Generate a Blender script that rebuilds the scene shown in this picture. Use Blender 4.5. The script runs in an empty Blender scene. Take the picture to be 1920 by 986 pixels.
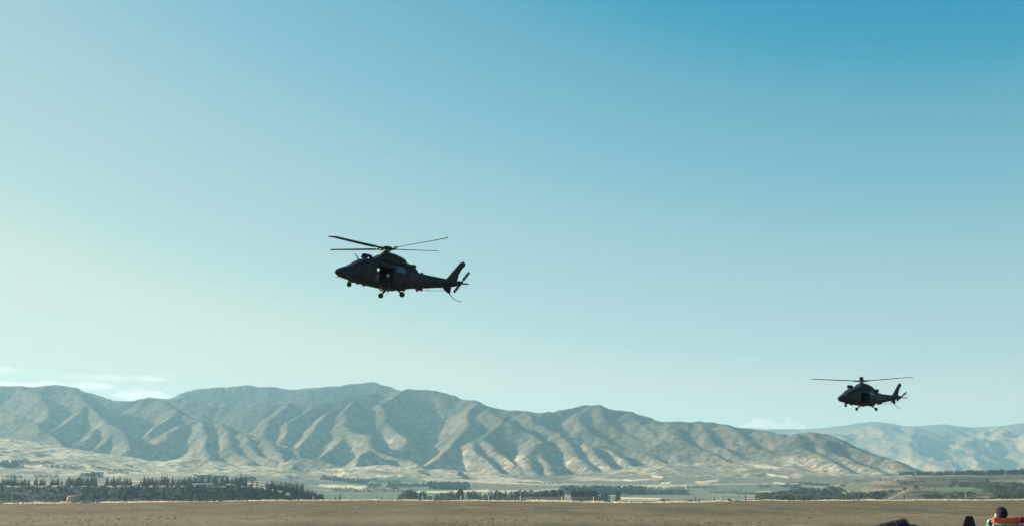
import bpy, bmesh, math, random
import numpy as np
from mathutils import Vector, Matrix
random.seed(7)
scene = bpy.context.scene
COL = scene.collection
R = math.radians

# ------------------------------------------------------------------ camera
F, CU, CV, HV, CH = 2060.0, 960.0, 493.0, 920.0, 1.65
PITCH = math.atan((HV - CV) / F)
cam_data = bpy.data.cameras.new('camera')
cam_data.lens = 36.0 * F / 1920.0
cam_data.sensor_width = 36.0
cam_data.clip_start, cam_data.clip_end = 0.2, 90000.0
cam = bpy.data.objects.new('camera', cam_data)
cam.location = (0, 0, CH)
cam.rotation_euler = (math.pi / 2 + PITCH, 0, 0)
COL.objects.link(cam)
scene.camera = cam

# ------------------------------------------------------------------ sun, sky, exposure
SUN_AZ, SUN_EL = R(-67), R(20.5)          # clockwise from +Y, above the horizon
world = bpy.data.worlds.new('World')
scene.world = world
world.use_nodes = True
wt = world.node_tree
wt.nodes.clear()
w_out = wt.nodes.new('ShaderNodeOutputWorld')
w_bg = wt.nodes.new('ShaderNodeBackground')
w_sky = wt.nodes.new('ShaderNodeTexSky')
w_sky.sky_type = 'NISHITA'
w_sky.sun_disc = False
w_sky.sun_elevation = SUN_EL
w_sky.sun_rotation = SUN_AZ
w_sky.altitude = 300
w_sky.air_density = 1.0
w_sky.dust_density = 0.4
w_sky.ozone_density = 1.5
# radiance -> the photograph's film-like response (soft shoulder, teal cast), the same in every direction
w_in = wt.nodes.new('ShaderNodeVectorMath')
w_in.operation = 'SCALE'
w_in.inputs['Scale'].default_value = 0.1
w_cur = wt.nodes.new('ShaderNodeRGBCurve')
SKY_CURVES = [
    [(0, 0), (.105, .004), (.114, .010), (.136, .108), (.179, .230), (.206, .315), (.289, .435), (.40, .615), (.50, .63), (1, .65)],
    [(0, 0), (.14, .17), (.188, .275), (.222, .37), (.281, .475), (.319, .525), (.431, .62), (.53, .70), (.6, .705), (1, .71)],
    [(0, 0), (.18, .26), (.304, .455), (.354, .515), (.402, .56), (.477, .605), (.588, .615), (.759, .62), (1, .62)],
]
for ci, pts_ in enumerate(SKY_CURVES):
    cv = w_cur.mapping.curves[ci]
    cv.points[0].location = pts_[0]
    cv.points[1].location = pts_[-1]
    for q in pts_[1:-1]:
        cv.points.new(*q)
w_cur.mapping.update()
EXPOSURE = 1.25
w_outs = wt.nodes.new('ShaderNodeVectorMath')
w_outs.operation = 'SCALE'
w_outs.inputs['Scale'].default_value = 10.0 / 2 ** EXPOSURE
w_bg.inputs[1].default_value = 0.1
wt.links.new(w_sky.outputs[0], w_in.inputs[0])
wt.links.new(w_in.outputs[0], w_cur.inputs['Color'])
wt.links.new(w_cur.outputs[0], w_outs.inputs[0])
wt.links.new(w_outs.outputs[0], w_bg.inputs[0])
wt.links.new(w_bg.outputs[0], w_out.inputs[0])

sun_data = bpy.data.lights.new('sun', 'SUN')
sun_data.energy = 5.0
sun_data.angle = R(0.5)
sun_data.color = (1.0, 0.88, 0.72)
sun = bpy.data.objects.new('sun', sun_data)
sd = Vector((math.sin(SUN_AZ) * math.cos(SUN_EL), math.cos(SUN_AZ) * math.cos(SUN_EL), math.sin(SUN_EL)))
sun.rotation_euler = sd.to_track_quat('Z', 'Y').to_euler()
COL.objects.link(sun)

scene.view_settings.view_transform = 'Standard'
scene.view_settings.look = 'None'
scene.view_settings.gamma = 1.0
scene.view_settings.exposure = EXPOSURE
scene.cycles.use_denoising = True
scene.cycles.max_bounces = 6
scene.cycles.diffuse_bounces = 2
scene.cycles.volume_bounces = 1
scene.cycles.transparent_max_bounces = 12
HAZE_DENSITY = 7.0e-5
HAZE_COLOR = (0.44, 0.80, 0.97, 1)
HAZE_ANISO = 0.2

# ------------------------------------------------------------------ helpers
def pt(u, v, D):
    """world point seen at photo pixel (u, v) at distance D along the ground axis"""
    a, b = (u - CU) / F, (CV - v) / F
    cp, sp = math.cos(PITCH), math.sin(PITCH)
    k = D / (cp - b * sp)
    return (a * k, D, CH + k * (sp + b * cp))

def px(x, y, z):
    cp, sp = math.cos(PITCH), math.sin(PITCH)
    zz = z - CH
    fw = y * cp + zz * sp
    up = -y * sp + zz * cp
    return CU + F * x / fw, CV - F * up / fw

def tag(o, label=None, cat=None, group=None, kind=None):
    if label: o['label'] = label
    if cat: o['category'] = cat
    if group: o['group'] = group
    if kind: o['kind'] = kind
    return o

def mesh_obj(name, verts, faces, mats, parent=None, smooth=False, mat_idx=None):
    me = bpy.data.meshes.new(name)
    me.from_pydata([tuple(v) for v in verts], [], faces)
    for m in (mats if isinstance(mats, (list, tuple)) else [mats]):
        me.materials.append(m)
    if smooth:
        me.polygons.foreach_set('use_smooth', [True] * len(me.polygons))
    if mat_idx is not None:
        me.polygons.foreach_set('material_index', mat_idx)
    me.update()
    o = bpy.data.objects.new(name, me)
    COL.objects.link(o)
    if parent: o.parent = parent
    return o

def empty(name, loc=(0, 0, 0), rz=0.0):
    o = bpy.data.objects.new(name, None)
    o.location = loc
    o.rotation_euler = (0, 0, rz)
    COL.objects.link(o)
    return o

# ---- node material helper
def new_mat(name, color=(0.5, 0.5, 0.5), rough=0.8, metallic=0.0, spec=0.3):
    m = bpy.data.materials.new(name)
    m.use_nodes = True
    b = m.node_tree.nodes['Principled BSDF']
    b.inputs['Base Color'].default_value = (*color, 1)
    b.inputs['Roughness'].default_value = rough
    b.inputs['Metallic'].default_value = metallic
    b.inputs['Specular IOR Level'].default_value = spec
    return m

def noise_mat(name, c1, c2, scale, rough=0.8, detail=6, bump=0.0, bump_scale=None, stretch=(1, 1, 1), lo=0.35, hi=0.65, metallic=0.0, spec=0.3, coords='Object'):
    m = new_mat(name, c1, rough, metallic, spec)
    nt = m.node_tree
    b = nt.nodes['Principled BSDF']
    tc = nt.nodes.new('ShaderNodeTexCoord')
    mp = nt.nodes.new('ShaderNodeMapping')
    mp.inputs['Scale'].default_value = stretch
    nz = nt.nodes.new('ShaderNodeTexNoise')
    nz.inputs['Scale'].default_value = scale
    nz.inputs['Detail'].default_value = detail
    nz.inputs['Roughness'].default_value = 0.6
    rp = nt.nodes.new('ShaderNodeValToRGB')
    rp.color_ramp.elements[0].position = lo
    rp.color_ramp.elements[1].position = hi
    rp.color_ramp.elements[0].color = (*c1, 1)
    rp.color_ramp.elements[1].color = (*c2, 1)
    nt.links.new(tc.outputs[coords], mp.inputs[0])
    nt.links.new(mp.outputs[0], nz.inputs['Vector'])
    nt.links.new(nz.outputs[0], rp.inputs[0])
    nt.links.new(rp.outputs[0], b.inputs['Base Color'])
    if bump:
        n2 = nt.nodes.new('ShaderNodeTexNoise')
        n2.inputs['Scale'].default_value = bump_scale or scale * 3
        n2.inputs['Detail'].default_value = 4
        bp = nt.nodes.new('ShaderNodeBump')
        bp.inputs['Strength'].default_value = bump
        bp.inputs['Distance'].default_value = 0.05
        nt.links.new(mp.outputs[0], n2.inputs['Vector'])
        nt.links.new(n2.outputs[0], bp.inputs['Height'])
        nt.links.new(bp.outputs[0], b.inputs['Normal'])
    return m

# ---- numpy gradient noise
_rng = np.random.RandomState(11)
_perm = np.concatenate([_rng.permutation(256)] * 3)
_ga = _rng.rand(256) * 2 * np.pi
_gx, _gy = np.cos(_ga), np.sin(_ga)

def perlin(x, y, seed=0):
    x = np.asarray(x, float) + seed * 37.17
    y = np.asarray(y, float) + seed * 91.73
    xi, yi = np.floor(x).astype(int), np.floor(y).astype(int)
    xf, yf = x - xi, y - yi
    u = xf * xf * xf * (xf * (xf * 6 - 15) + 10)
    v = yf * yf * yf * (yf * (yf * 6 - 15) + 10)
    xi &= 255
    yi &= 255
    def g(a, b, dx, dy):
        h = _perm[_perm[a & 255] + (b & 255)]
        return _gx[h] * dx + _gy[h] * dy
    n00, n10 = g(xi, yi, xf, yf), g(xi + 1, yi, xf - 1, yf)
    n01, n11 = g(xi, yi + 1, xf, yf - 1), g(xi + 1, yi + 1, xf - 1, yf - 1)
    return (n00 * (1 - u) + n10 * u) * (1 - v) + (n01 * (1 - u) + n11 * u) * v * 1.0

def fbm(x, y, octaves=4, seed=0, gain=0.5):
    a, s, f = 1.0, 0.0, 1.0
    for i in range(octaves):
        s = s + a * perlin(x * f, y * f, seed + i)
        a *= gain
        f *= 2.03
    return s

def ridged(x, y, octaves=4, seed=0, gain=0.5):
    a, s, f = 1.0, 0.0, 1.0
    for i in range(octaves):
        n = 1 - np.abs(perlin(x * f, y * f, seed + i)) * 1.9
        s = s + a * n
        a *= gain
        f *= 2.03
    return s

def sstep(x, a, b):
    t = np.clip((x - a) / (b - a), 0, 1)
    return t * t * (3 - 2 * t)

def smax(a, b, k):
    return np.maximum(a, b) + np.maximum(k - np.abs(a - b), 0) ** 2 / (4 * k)
# ------------------------------------------------------------------ terrain
def ridge_D(v):
    return 3900 + (890 - v) / 170.0 * 1450

# (flank slope, roundness, distance offset, [(u, v[, D])...]) : crest lines of the hills
RIDGES = [
    # skyline
    (0.92, 30, -250, [(-500, 735), (-250, 715), (-80, 726), (0, 724), (50, 725), (95, 725), (105, 723), (135, 727), (158, 734)]),
    (1.05, 30, 330, [(135, 734), (165, 735), (205, 748), (240, 749), (262, 745), (300, 744), (325, 745), (400, 752)]),
    (0.80, 50, 900, [(200, 780), (325, 744), (345, 736), (370, 730), (420, 726), (460, 723), (510, 724), (548, 729), (565, 727), (600, 725), (640, 725), (665, 719), (700, 715), (722, 720), (745, 730), (800, 755)]),
    (0.85, 40, 100, [(735, 742), (755, 734), (775, 729), (815, 732), (845, 741), (885, 750), (920, 764), (950, 771), (975, 771), (1010, 774), (1040, 772), (1080, 763), (1115, 758), (1122, 758), (1140, 765), (1180, 769), (1215, 780), (1242, 790)]),
    (0.62, 40, -50, [(1230, 788), (1290, 790), (1305, 789), (1330, 792), (1360, 798), (1390, 804), (1425, 809), (1465, 815), (1490, 824)]),
    # left block spurs
    (0.71, 8, -250, [(105, 724), (135, 729), (150, 742), (172, 757), (182, 775), (195, 790), (220, 802), (237, 820), (250, 838)]),
    (0.77, 12, -250, [(40, 727), (75, 742), (85, 765), (80, 785)]),
    (0.78, 8, -350, [(-120, 745), (-40, 757), (0, 767), (30, 780), (65, 792), (75, 805), (100, 817), (120, 832)]),
    (1.05, 30, -200, [(195, 790), (178, 800), (165, 818), (140, 836)]),
    (0.83, 10, -250, [(165, 758), (140, 775), (120, 795), (95, 812)]),
    (0.71, 8, -200, [(220, 803), (200, 822), (188, 838)]),
    # spur between the two dark basins
    (0.74, 12, -50, [(290, 745), (315, 757), (333, 770), (345, 777), (372, 786), (415, 793), (460, 812), (495, 822), (520, 830), (545, 840), (562, 853)]),
    (0.88, 8, -80, [(336, 771), (318, 783), (300, 800), (292, 812)]),
    (0.75, 18, -100, [(372, 787), (345, 797), (325, 812), (308, 826)]),
    (0.83, 10, -150, [(378, 789), (384, 812), (378, 835), (392, 856)]),
    (1.05, 30, -150, [(418, 795), (430, 825), (440, 845), (462, 864)]),
    (0.79, 12, -150, [(455, 812), (472, 832), (482, 852), (512, 866), (535, 878)]),
    (1.05, 30, -150, [(500, 825), (517, 845), (527, 860), (540, 876)]),
    # middle block
    (0.61, 10, 350, [(345, 750), (400, 752), (450, 755), (520, 757), (590, 755), (640, 748), (700, 735)]),
    (0.78, 10, 50, [(690, 745), (662, 750), (620, 775), (602, 795), (570, 827), (557, 838)]),
    (1.05, 30, 100, [(545, 757), (520, 775), (500, 800), (490, 815)]),
    (0.77, 12, 100, [(600, 756), (570, 775), (545, 795), (530, 820)]),
    (0.86, 8, 0, [(662, 751), (652, 775), (647, 795), (662, 807), (640, 825), (615, 843), (592, 858)]),
    (0.75, 18, -60, [(662, 807), (687, 817), (690, 838), (712, 848), (740, 857), (768, 862), (790, 872), (800, 886)]),
    (0.81, 10, 60, [(757, 734), (735, 743), (710, 755), (722, 790), (745, 806), (762, 824)]),
    (0.78, 8, -200, [(690, 842), (672, 856), (665, 872)]),
    (0.61, 18, -250, [(560, 856), (595, 860), (625, 870), (665, 886)]),
    (0.73, 10, -200, [(562, 856), (553, 872), (545, 882)]),
    # the lit spur right of the big dark face
    (0.69, 8, 0, [(895, 752), (880, 770), (878, 795), (868, 820), (845, 845), (812, 862), (797, 871)]),
    (0.77, 12, -50, [(920, 766), (945, 785), (935, 800), (908, 822), (890, 828), (893, 848), (915, 868), (935, 884)]),
    (0.88, 8, -80, [(906, 823), (932, 842), (946, 853), (960, 868), (972, 886)]),
    (0.75, 18, -80, [(955, 790), (958, 806), (995, 812), (1008, 828), (1016, 852), (1028, 884)]),
    (1.05, 30, -120, [(1008, 830), (990, 850), (985, 872), (1000, 888)]),
    (0.67, 8, 0, [(985, 773), (1000, 795), (1050, 810), (1087, 827), (1115, 833), (1130, 834), (1150, 850), (1180, 872), (1222, 892)]),
    (1.05, 30, -60, [(1050, 811), (1062, 832), (1080, 855), (1112, 884)]),
    (0.62, 8, -60, [(1100, 830), (1112, 850), (1135, 870), (1165, 890)]),
    # peak at 1120 and its right hand spurs
    (0.62, 18, 50, [(1116, 759), (1090, 772), (1083, 785), (1100, 800), (1125, 812), (1145, 825), (1190, 838), (1225, 856), (1262, 872)]),
    (0.62, 10, 30, [(1122, 759), (1135, 785), (1165, 805), (1200, 822), (1240, 832), (1275, 850)]),
    (0.50, 14, 0, [(1183, 770), (1200, 792), (1225, 812), (1262, 828), (1300, 845), (1335, 868), (1360, 888)]),
    (0.50, 14, -60, [(1245, 790), (1255, 812), (1300, 835), (1345, 855), (1380, 872), (1420, 888)]),
    (0.50, 14, -60, [(1306, 790), (1312, 802), (1332, 825), (1352, 838), (1390, 856), (1430, 868), (1475, 888)]),
    (0.50, 18, -100, [(1357, 798), (1392, 817), (1425, 835), (1452, 850), (1490, 866), (1530, 884)]),
    (0.50, 14, -130, [(1425, 809), (1442, 816), (1462, 832), (1484, 853), (1530, 870), (1570, 886)]),
    (0.50, 14, -170, [(1463, 815), (1482, 823), (1507, 838), (1553, 868), (1610, 890)]),
    # dome at the right end
    (0.50, 25, -200, [(1487, 822), (1500, 815), (1520, 813), (1545, 816), (1560, 821), (1580, 832), (1615, 845), (1647, 855), (1675, 866), (1695, 876), (1712, 884), (1760, 897)]),
    (0.50, 14, -250, [(1522, 814), (1540, 822), (1548, 846), (1576, 857), (1616, 870), (1665, 886)]),
    (0.50, 18, -260, [(1500, 817), (1512, 840), (1560, 866), (1600, 884)]),
]
# low pale fans and hummocks in front of the hills (broad)
FANS = [
    (.16, 30, 3500, [(-300, 800), (-80, 812), (0, 822), (37, 830), (100, 842), (155, 848), (200, 851), (240, 860), (300, 869), (350, 880), (420, 888)]),
    (.10, 60, 3150, [(-300, 845), (-60, 856), (60, 866), (160, 876), (260, 884), (360, 892)]),
    (.22, 20, 3450, [(300, 874), (315, 868), (350, 858), (400, 863), (450, 870), (500, 875), (540, 879), (580, 886)]),
    (.25, 15, 3300, [(330, 889), (380, 884), (440, 884), (520, 886), (570, 893), (620, 902)]),
    (.20, 20, 3600, [(640, 876), (690, 872), (730, 871), (760, 880), (790, 892)]),
    (.12, 40, 3700, [(830, 880), (900, 886), (980, 890), (1060, 900)]),
    (.14, 30, 3650, [(1160, 890), (1250, 886), (1330, 884), (1420, 885), (1500, 884), (1600, 888), (1700, 894)]),
    (.14, 30, 4000, [(1250, 868), (1330, 872), (1420, 868), (1500, 872), (1600, 880)]),
]
FAR_RIDGES = [
    (.34, 120, 10800, [(1100, 815), (1300, 806), (1367, 800), (1440, 804), (1510, 803), (1540, 802), (1580, 798), (1620, 792), (1640, 790), (1660, 792), (1680, 797), (1705, 798), (1765, 795), (1795, 799), (1810, 801), (1870, 799), (1902, 795), (1920, 792), (2000, 786), (2200, 800), (2500, 790)]),
    (.30, 60, 10000, [(1700, 800), (1650, 812), (1610, 822), (1580, 835), (1560, 850)]),
    (.30, 60, 9500, [(1690, 830), (1740, 825), (1790, 838), (1850, 845), (1900, 855)]),
    (.30, 60, 9900, [(1790, 802), (1830, 822), (1900, 838), (1960, 850)]),
    (.30, 60, 9400, [(1920, 815), (1880, 828), (1840, 845), (1800, 862)]),
    (.30, 60, 9200, [(1720, 835), (1700, 852), (1660, 868)]),
    (.22, 60, 8700, [(1640, 872), (1700, 866), (1750, 868), (1820, 878), (1960, 872)]),
    (.3, 60, 9700, [(1640, 795), (1600, 806), (1560, 822)]),
    (.3, 60, 9900, [(1870, 802), (1915, 815), (1990, 830)]),
]

def ridge_pts(pts, doff, absolute=False):
    out = []
    for p in pts:
        D = doff if absolute else ridge_D(p[1]) + doff
        out.append(pt(p[0], p[1], D))
    return np.array(out)

def tent(x, y, P, k, r, reach=2600.0, Lc=1200.0):
    best = np.full(x.shape, -1e4)
    for a, b in zip(P[:-1], P[1:]):
        dx, dy = b[0] - a[0], b[1] - a[1]
        L2 = dx * dx + dy * dy + 1e-6
        m = (x > min(a[0], b[0]) - reach) & (x < max(a[0], b[0]) + reach) & (y > min(a[1], b[1]) - reach) & (y < max(a[1], b[1]) + reach)
        xm, ym = x[m], y[m]
        t = np.clip(((xm - a[0]) * dx + (ym - a[1]) * dy) / L2, 0, 1)
        d = np.hypot(xm - a[0] - t * dx, ym - a[1] - t * dy)
        zr = a[2] + t * (b[2] - a[2])
        e = np.sqrt(d * d + r * r) - r
        h = zr - k * Lc * (1 - np.exp(-e / Lc))
        best[m] = np.maximum(best[m], h)
    return best

def lerp_tab(x, xs, ys):
    return np.interp(x, xs, ys)

EDGE_U = [-600, 0, 100, 300, 500, 700, 1000, 1150, 1300, 1400, 1900, 2600]
EDGE_V = [943.5, 943, 942, 940, 937.5, 936.5, 938.5, 941, 940.5, 937.5, 936.5, 937]
def edge_y(t):
    """airfield edge distance for direction t = x / y"""
    v = lerp_tab(CU + t * F * 1.02, EDGE_U, EDGE_V)
    return CH * F / (v - HV)

def valley(x, y):
    t = x / np.maximum(y, 1.0)
    u = CU + t * F * 1.02
    base = lerp_tab(y, [0, 1000, 1500, 2500, 3000, 3600, 4000, 5000, 7000], [-13, -13, -12, -6, 10, 40, 62, 90, 60])
    # left terrace with the pines
    zl = lerp_tab(y, [0, 1000, 1120, 1200, 1290, 1330, 1500, 2000, 3000, 4000, 7000], [-12, -12, -9, -5, 6.6, 8, 9.5, 14, 30, 62, 60])
    wl = 1 - sstep(u, 450, 630)
    # right terraces
    zr = lerp_tab(y, [0, 1000, 1180, 1350, 1450, 1700, 1800, 2000, 2150, 2200, 3000, 4000, 7000], [-12, -12, -7, 1, 4, 5.4, 9, 26, 30.5, 32, 36, 62, 60])
    wr = sstep(u + 34 * perlin(x / 110, y / 110, 5), 1640, 1715)
    z = base * (1 - wl) + zl * wl
    z = z * (1 - wr) + zr * wr
    # knoll left of the right terrace
    zk = 21 - ((x - (1652 - CU) / F * 1900) / 42) ** 2 * 7 - ((y - 1900) / 160) ** 2 * 10
    z = smax(z, np.maximum(zk, -40), 2)
    z = z + 0.9 * perlin(x / 130, y / 130, 3) * sstep(y, 900, 1200) + 2.2 * fbm(x / 260, y / 260, 3, 8) * sstep(y, 900, 2400)
    return z

def hills_z(x, y):
    wx = x + 30 * perlin(x / 300, y / 300, 25) + 15 * perlin(x / 120, y / 120, 21) + 5 * perlin(x / 40, y / 40, 22)
    wy = y + 30 * perlin(x / 300, y / 300, 26) + 15 * perlin(x / 120, y / 120, 23) + 5 * perlin(x / 40, y / 40, 24)
    base = valley(x, y)
    z = base.copy()
    for k, r, D, pts in FANS:
        z = smax(z, tent(wx, wy, ridge_pts(pts, D, True), k, r, 2600, 1e5), 8)
    lift = np.clip((z - base) / 14, 0, 1)
    z = z + lift * (5.5 * fbm(x / 150 + 3, y / 260, 3, 160) + 2.0 * fbm(x / 46, y / 90, 2, 165))
    fan = z.copy()
    for k, r, doff, pts in RIDGES:
        z = smax(z, tent(wx, wy, ridge_pts(pts, doff), k, r), 10)
    up = np.clip((z - fan) / 90, 0, 1)
    # gullies worn into the flanks
    g = ridged(wx / 270 + .5 * perlin(x / 400, y / 400, 47), wy / 400 + .5 * perlin(x / 350, y / 350, 48), 4, 40, 0.5) - 1.3
    z = z + g * 6.5 * up
    z = z + 13 * fbm(x / 520 + 7, y / 560, 2, 45) * up
    g2 = ridged(wx / 95 + .4 * perlin(x / 200, y / 200, 52), y / 150, 3, 50, 0.55) - 1.2
    z = z + g2 * 3.6 * np.clip((z - base) / 60, 0, 1)
    z = z + 2.4 * fbm(x / 28, y / 40, 3, 60) * up
    return z, base, fan

def far_z(x, y):
    wx = x + 60 * perlin(x / 500, y / 500, 31) + 20 * perlin(x / 150, y / 150, 32)
    wy = y + 60 * perlin(x / 500, y / 500, 33)
    z = np.full(x.shape, 20.0)
    for k, r, D, pts in FAR_RIDGES:
        z = smax(z, tent(wx, wy, ridge_pts(pts, D, True), k, r, 4500, 1e5), 25)
    up = np.clip((z - 40) / 200, 0, 1)
    up = up * np.clip((10500 - y) / 900, .04, 1)
    z = z + (ridged(wx / 520, wy / 900, 4, 70) - 1.3) * 75 * up + 22 * fbm(x / 140, y / 200, 3, 77) * up
    return z

def grid_mesh(name, X, Y, Z, mat, colors=None, smooth=True):
    ny, nx = X.shape
    me = bpy.data.meshes.new(name)
    n = nx * ny
    co = np.stack([X, Y, Z], -1).reshape(-1, 3).astype(np.float32)
    idx = np.arange(n).reshape(ny, nx)
    f = np.stack([idx[:-1, :-1], idx[:-1, 1:], idx[1:, 1:], idx[1:, :-1]], -1).reshape(-1, 4)
    nf = len(f)
    me.vertices.add(n)
    me.vertices.foreach_set('co', co.ravel())
    me.loops.add(nf * 4)
    me.loops.foreach_set('vertex_index', f.ravel().astype(np.int32))
    me.polygons.add(nf)
    me.polygons.foreach_set('loop_start', np.arange(0, nf * 4, 4, dtype=np.int32))
    me.polygons.foreach_set('use_smooth', np.full(nf, smooth))
    me.materials.append(mat)
    me.update(calc_edges=True)
    if colors is not None:
        at = me.color_attributes.new('cover', 'FLOAT_COLOR', 'POINT')
        c = np.concatenate([colors.reshape(-1, 3), np.ones((n, 1))], 1).astype(np.float32)
        at.data.foreach_set('color', c.ravel())
    o = bpy.data.objects.new(name, me)
    COL.objects.link(o)
    return o

def cover_mat(name, fine, bump=0.4, bdist=2.0, scrub=0.5):
    """land cover colour (grass, scrub, crops) broken up by fine noise"""
    m = new_mat(name, (0.2, 0.2, 0.1), 0.95, 0, 0.1)
    nt = m.node_tree
    b = nt.nodes['Principled BSDF']
    at = nt.nodes.new('ShaderNodeAttribute')
    at.attribute_name = 'cover'
    tc = nt.nodes.new('ShaderNodeTexCoord')
    n1 = nt.nodes.new('ShaderNodeTexNoise')
    n1.inputs['Scale'].default_value = fine
    n1.inputs['Detail'].default_value = 5
    n1.inputs['Roughness'].default_value = 0.65
    rp = nt.nodes.new('ShaderNodeValToRGB')
    rp.color_ramp.elements[0].position = 0.39
    rp.color_ramp.elements[1].position = 0.61
    rp.color_ramp.elements[0].color = (1 - scrub, 1 - scrub * .9, 1 - scrub, 1)
    rp.color_ramp.elements[1].color = (1.28, 1.26, 1.22, 1)
    mx = nt.nodes.new('ShaderNodeMixRGB')
    mx.blend_type = 'MULTIPLY'
    mx.inputs[0].default_value = 1
    nt.links.new(tc.outputs['Object'], n1.inputs['Vector'])
    nt.links.new(n1.outputs[0], rp.inputs[0])
    nt.links.new(at.outputs['Color'], mx.inputs[1])
    nt.links.new(rp.outputs[0], mx.inputs[2])
    nt.links.new(mx.outputs[0], b.inputs['Base Color'])
    bp = nt.nodes.new('ShaderNodeBump')
    bp.inputs['Strength'].default_value = bump
    bp.inputs['Distance'].default_value = bdist
    nt.links.new(n1.outputs[0], bp.inputs['Height'])
    nt.links.new(bp.outputs[0], b.inputs['Normal'])
    return m

STRAW = np.array([.70, .545, .36])
DRY = np.array([.175, .145, .10])
OLIVE = np.array([.072, .070, .044])
SCRUB = np.array([.038, .046, .029])
GREEN = np.array([.105, .165, .09])
PALEGREEN = np.array([.165, .185, .12])
WOOD = np.array([.03, .045, .025])

def mixc(a, b, w):
    return a * (1 - w[..., None]) + b * w[..., None]

# crops, stubble and woods on the valley floor: outlines in photo pixels, fixed to the ground by the terrain
COVER_POLYS = [
    (GREEN, [(690, 896), (740, 893), (786, 900), (786, 905), (700, 902)]),
    (GREEN, [(757, 914), (840, 914), (838, 921), (775, 920)]),
    (GREEN, [(600, 925), (760, 924), (900, 926), (900, 936), (600, 936)]),
    (PALEGREEN, [(688, 902), (730, 906), (728, 911), (686, 910)]),
    (PALEGREEN, [(856, 914), (905, 916), (900, 920), (850, 919)]),
    (PALEGREEN, [(1158, 927), (1400, 927), (1400, 936), (1158, 931)]),
    (STRAW, [(600, 907), (688, 910), (684, 918), (640, 916), (596, 911)]),
    (STRAW, [(1160, 931), (1240, 933), (1240, 936), (1160, 935)]),
    (STRAW, [(775, 920), (842, 920), (842, 923), (780, 923)]),
    (STRAW, [(850, 919), (915, 917), (915, 921), (850, 922)]),
    (STRAW * .8, [(812, 880), (870, 888), (960, 895), (1050, 905), (1055, 910), (900, 905), (870, 893), (800, 902), (795, 898)]),
    (STRAW * 1.1, [(1221, 889), (1245, 893), (1242, 896), (1222, 894)]),
    (STRAW * 1.1, [(1172, 897), (1186, 899), (1184, 902), (1166, 901)]),
    (STRAW * 1.1, [(1240, 904), (1258, 902), (1256, 906), (1238, 907)]),
    (STRAW, [(1300, 902), (1350, 898), (1345, 902), (1310, 906)]),
    (STRAW * 1.1, [(1412, 869), (1440, 872), (1475, 877), (1440, 878), (1415, 875)]),
    (STRAW * 1.1, [(1434, 886), (1475, 892), (1480, 896), (1440, 891)]),
    (STRAW, [(1450, 902), (1475, 905), (1470, 908), (1452, 906)]),
    (PALEGREEN * .8, [(1350, 915), (1440, 912), (1520, 913), (1400, 922)]),
    (DRY * 1.1, [(1625, 908), (1640, 899), (1680, 898), (1686, 908)]),
    (DRY * 1.1, [(1620, 915), (1840, 912), (1840, 917), (1625, 920)]),
    (GREEN, [(1755, 917), (1860, 914), (1850, 919), (1770, 921)]),
]

def in_poly(u, v, poly):
    c = np.zeros(u.shape, bool)
    n = len(poly)
    for i in range(n):
        x1, y1 = poly[i]
        x2, y2 = poly[(i + 1) % n]
        if y1 == y2: continue
        cond = ((y1 > v) != (y2 > v)) & (u < (x2 - x1) * (v - y1) / (y2 - y1) + x1)
        c ^= cond
    return c

tx = np.concatenate([np.linspace(-.75, -.50, 50, endpoint=False), np.linspace(-.50, .50, 1000), np.linspace(.50, .75, 51)[1:]])

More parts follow.
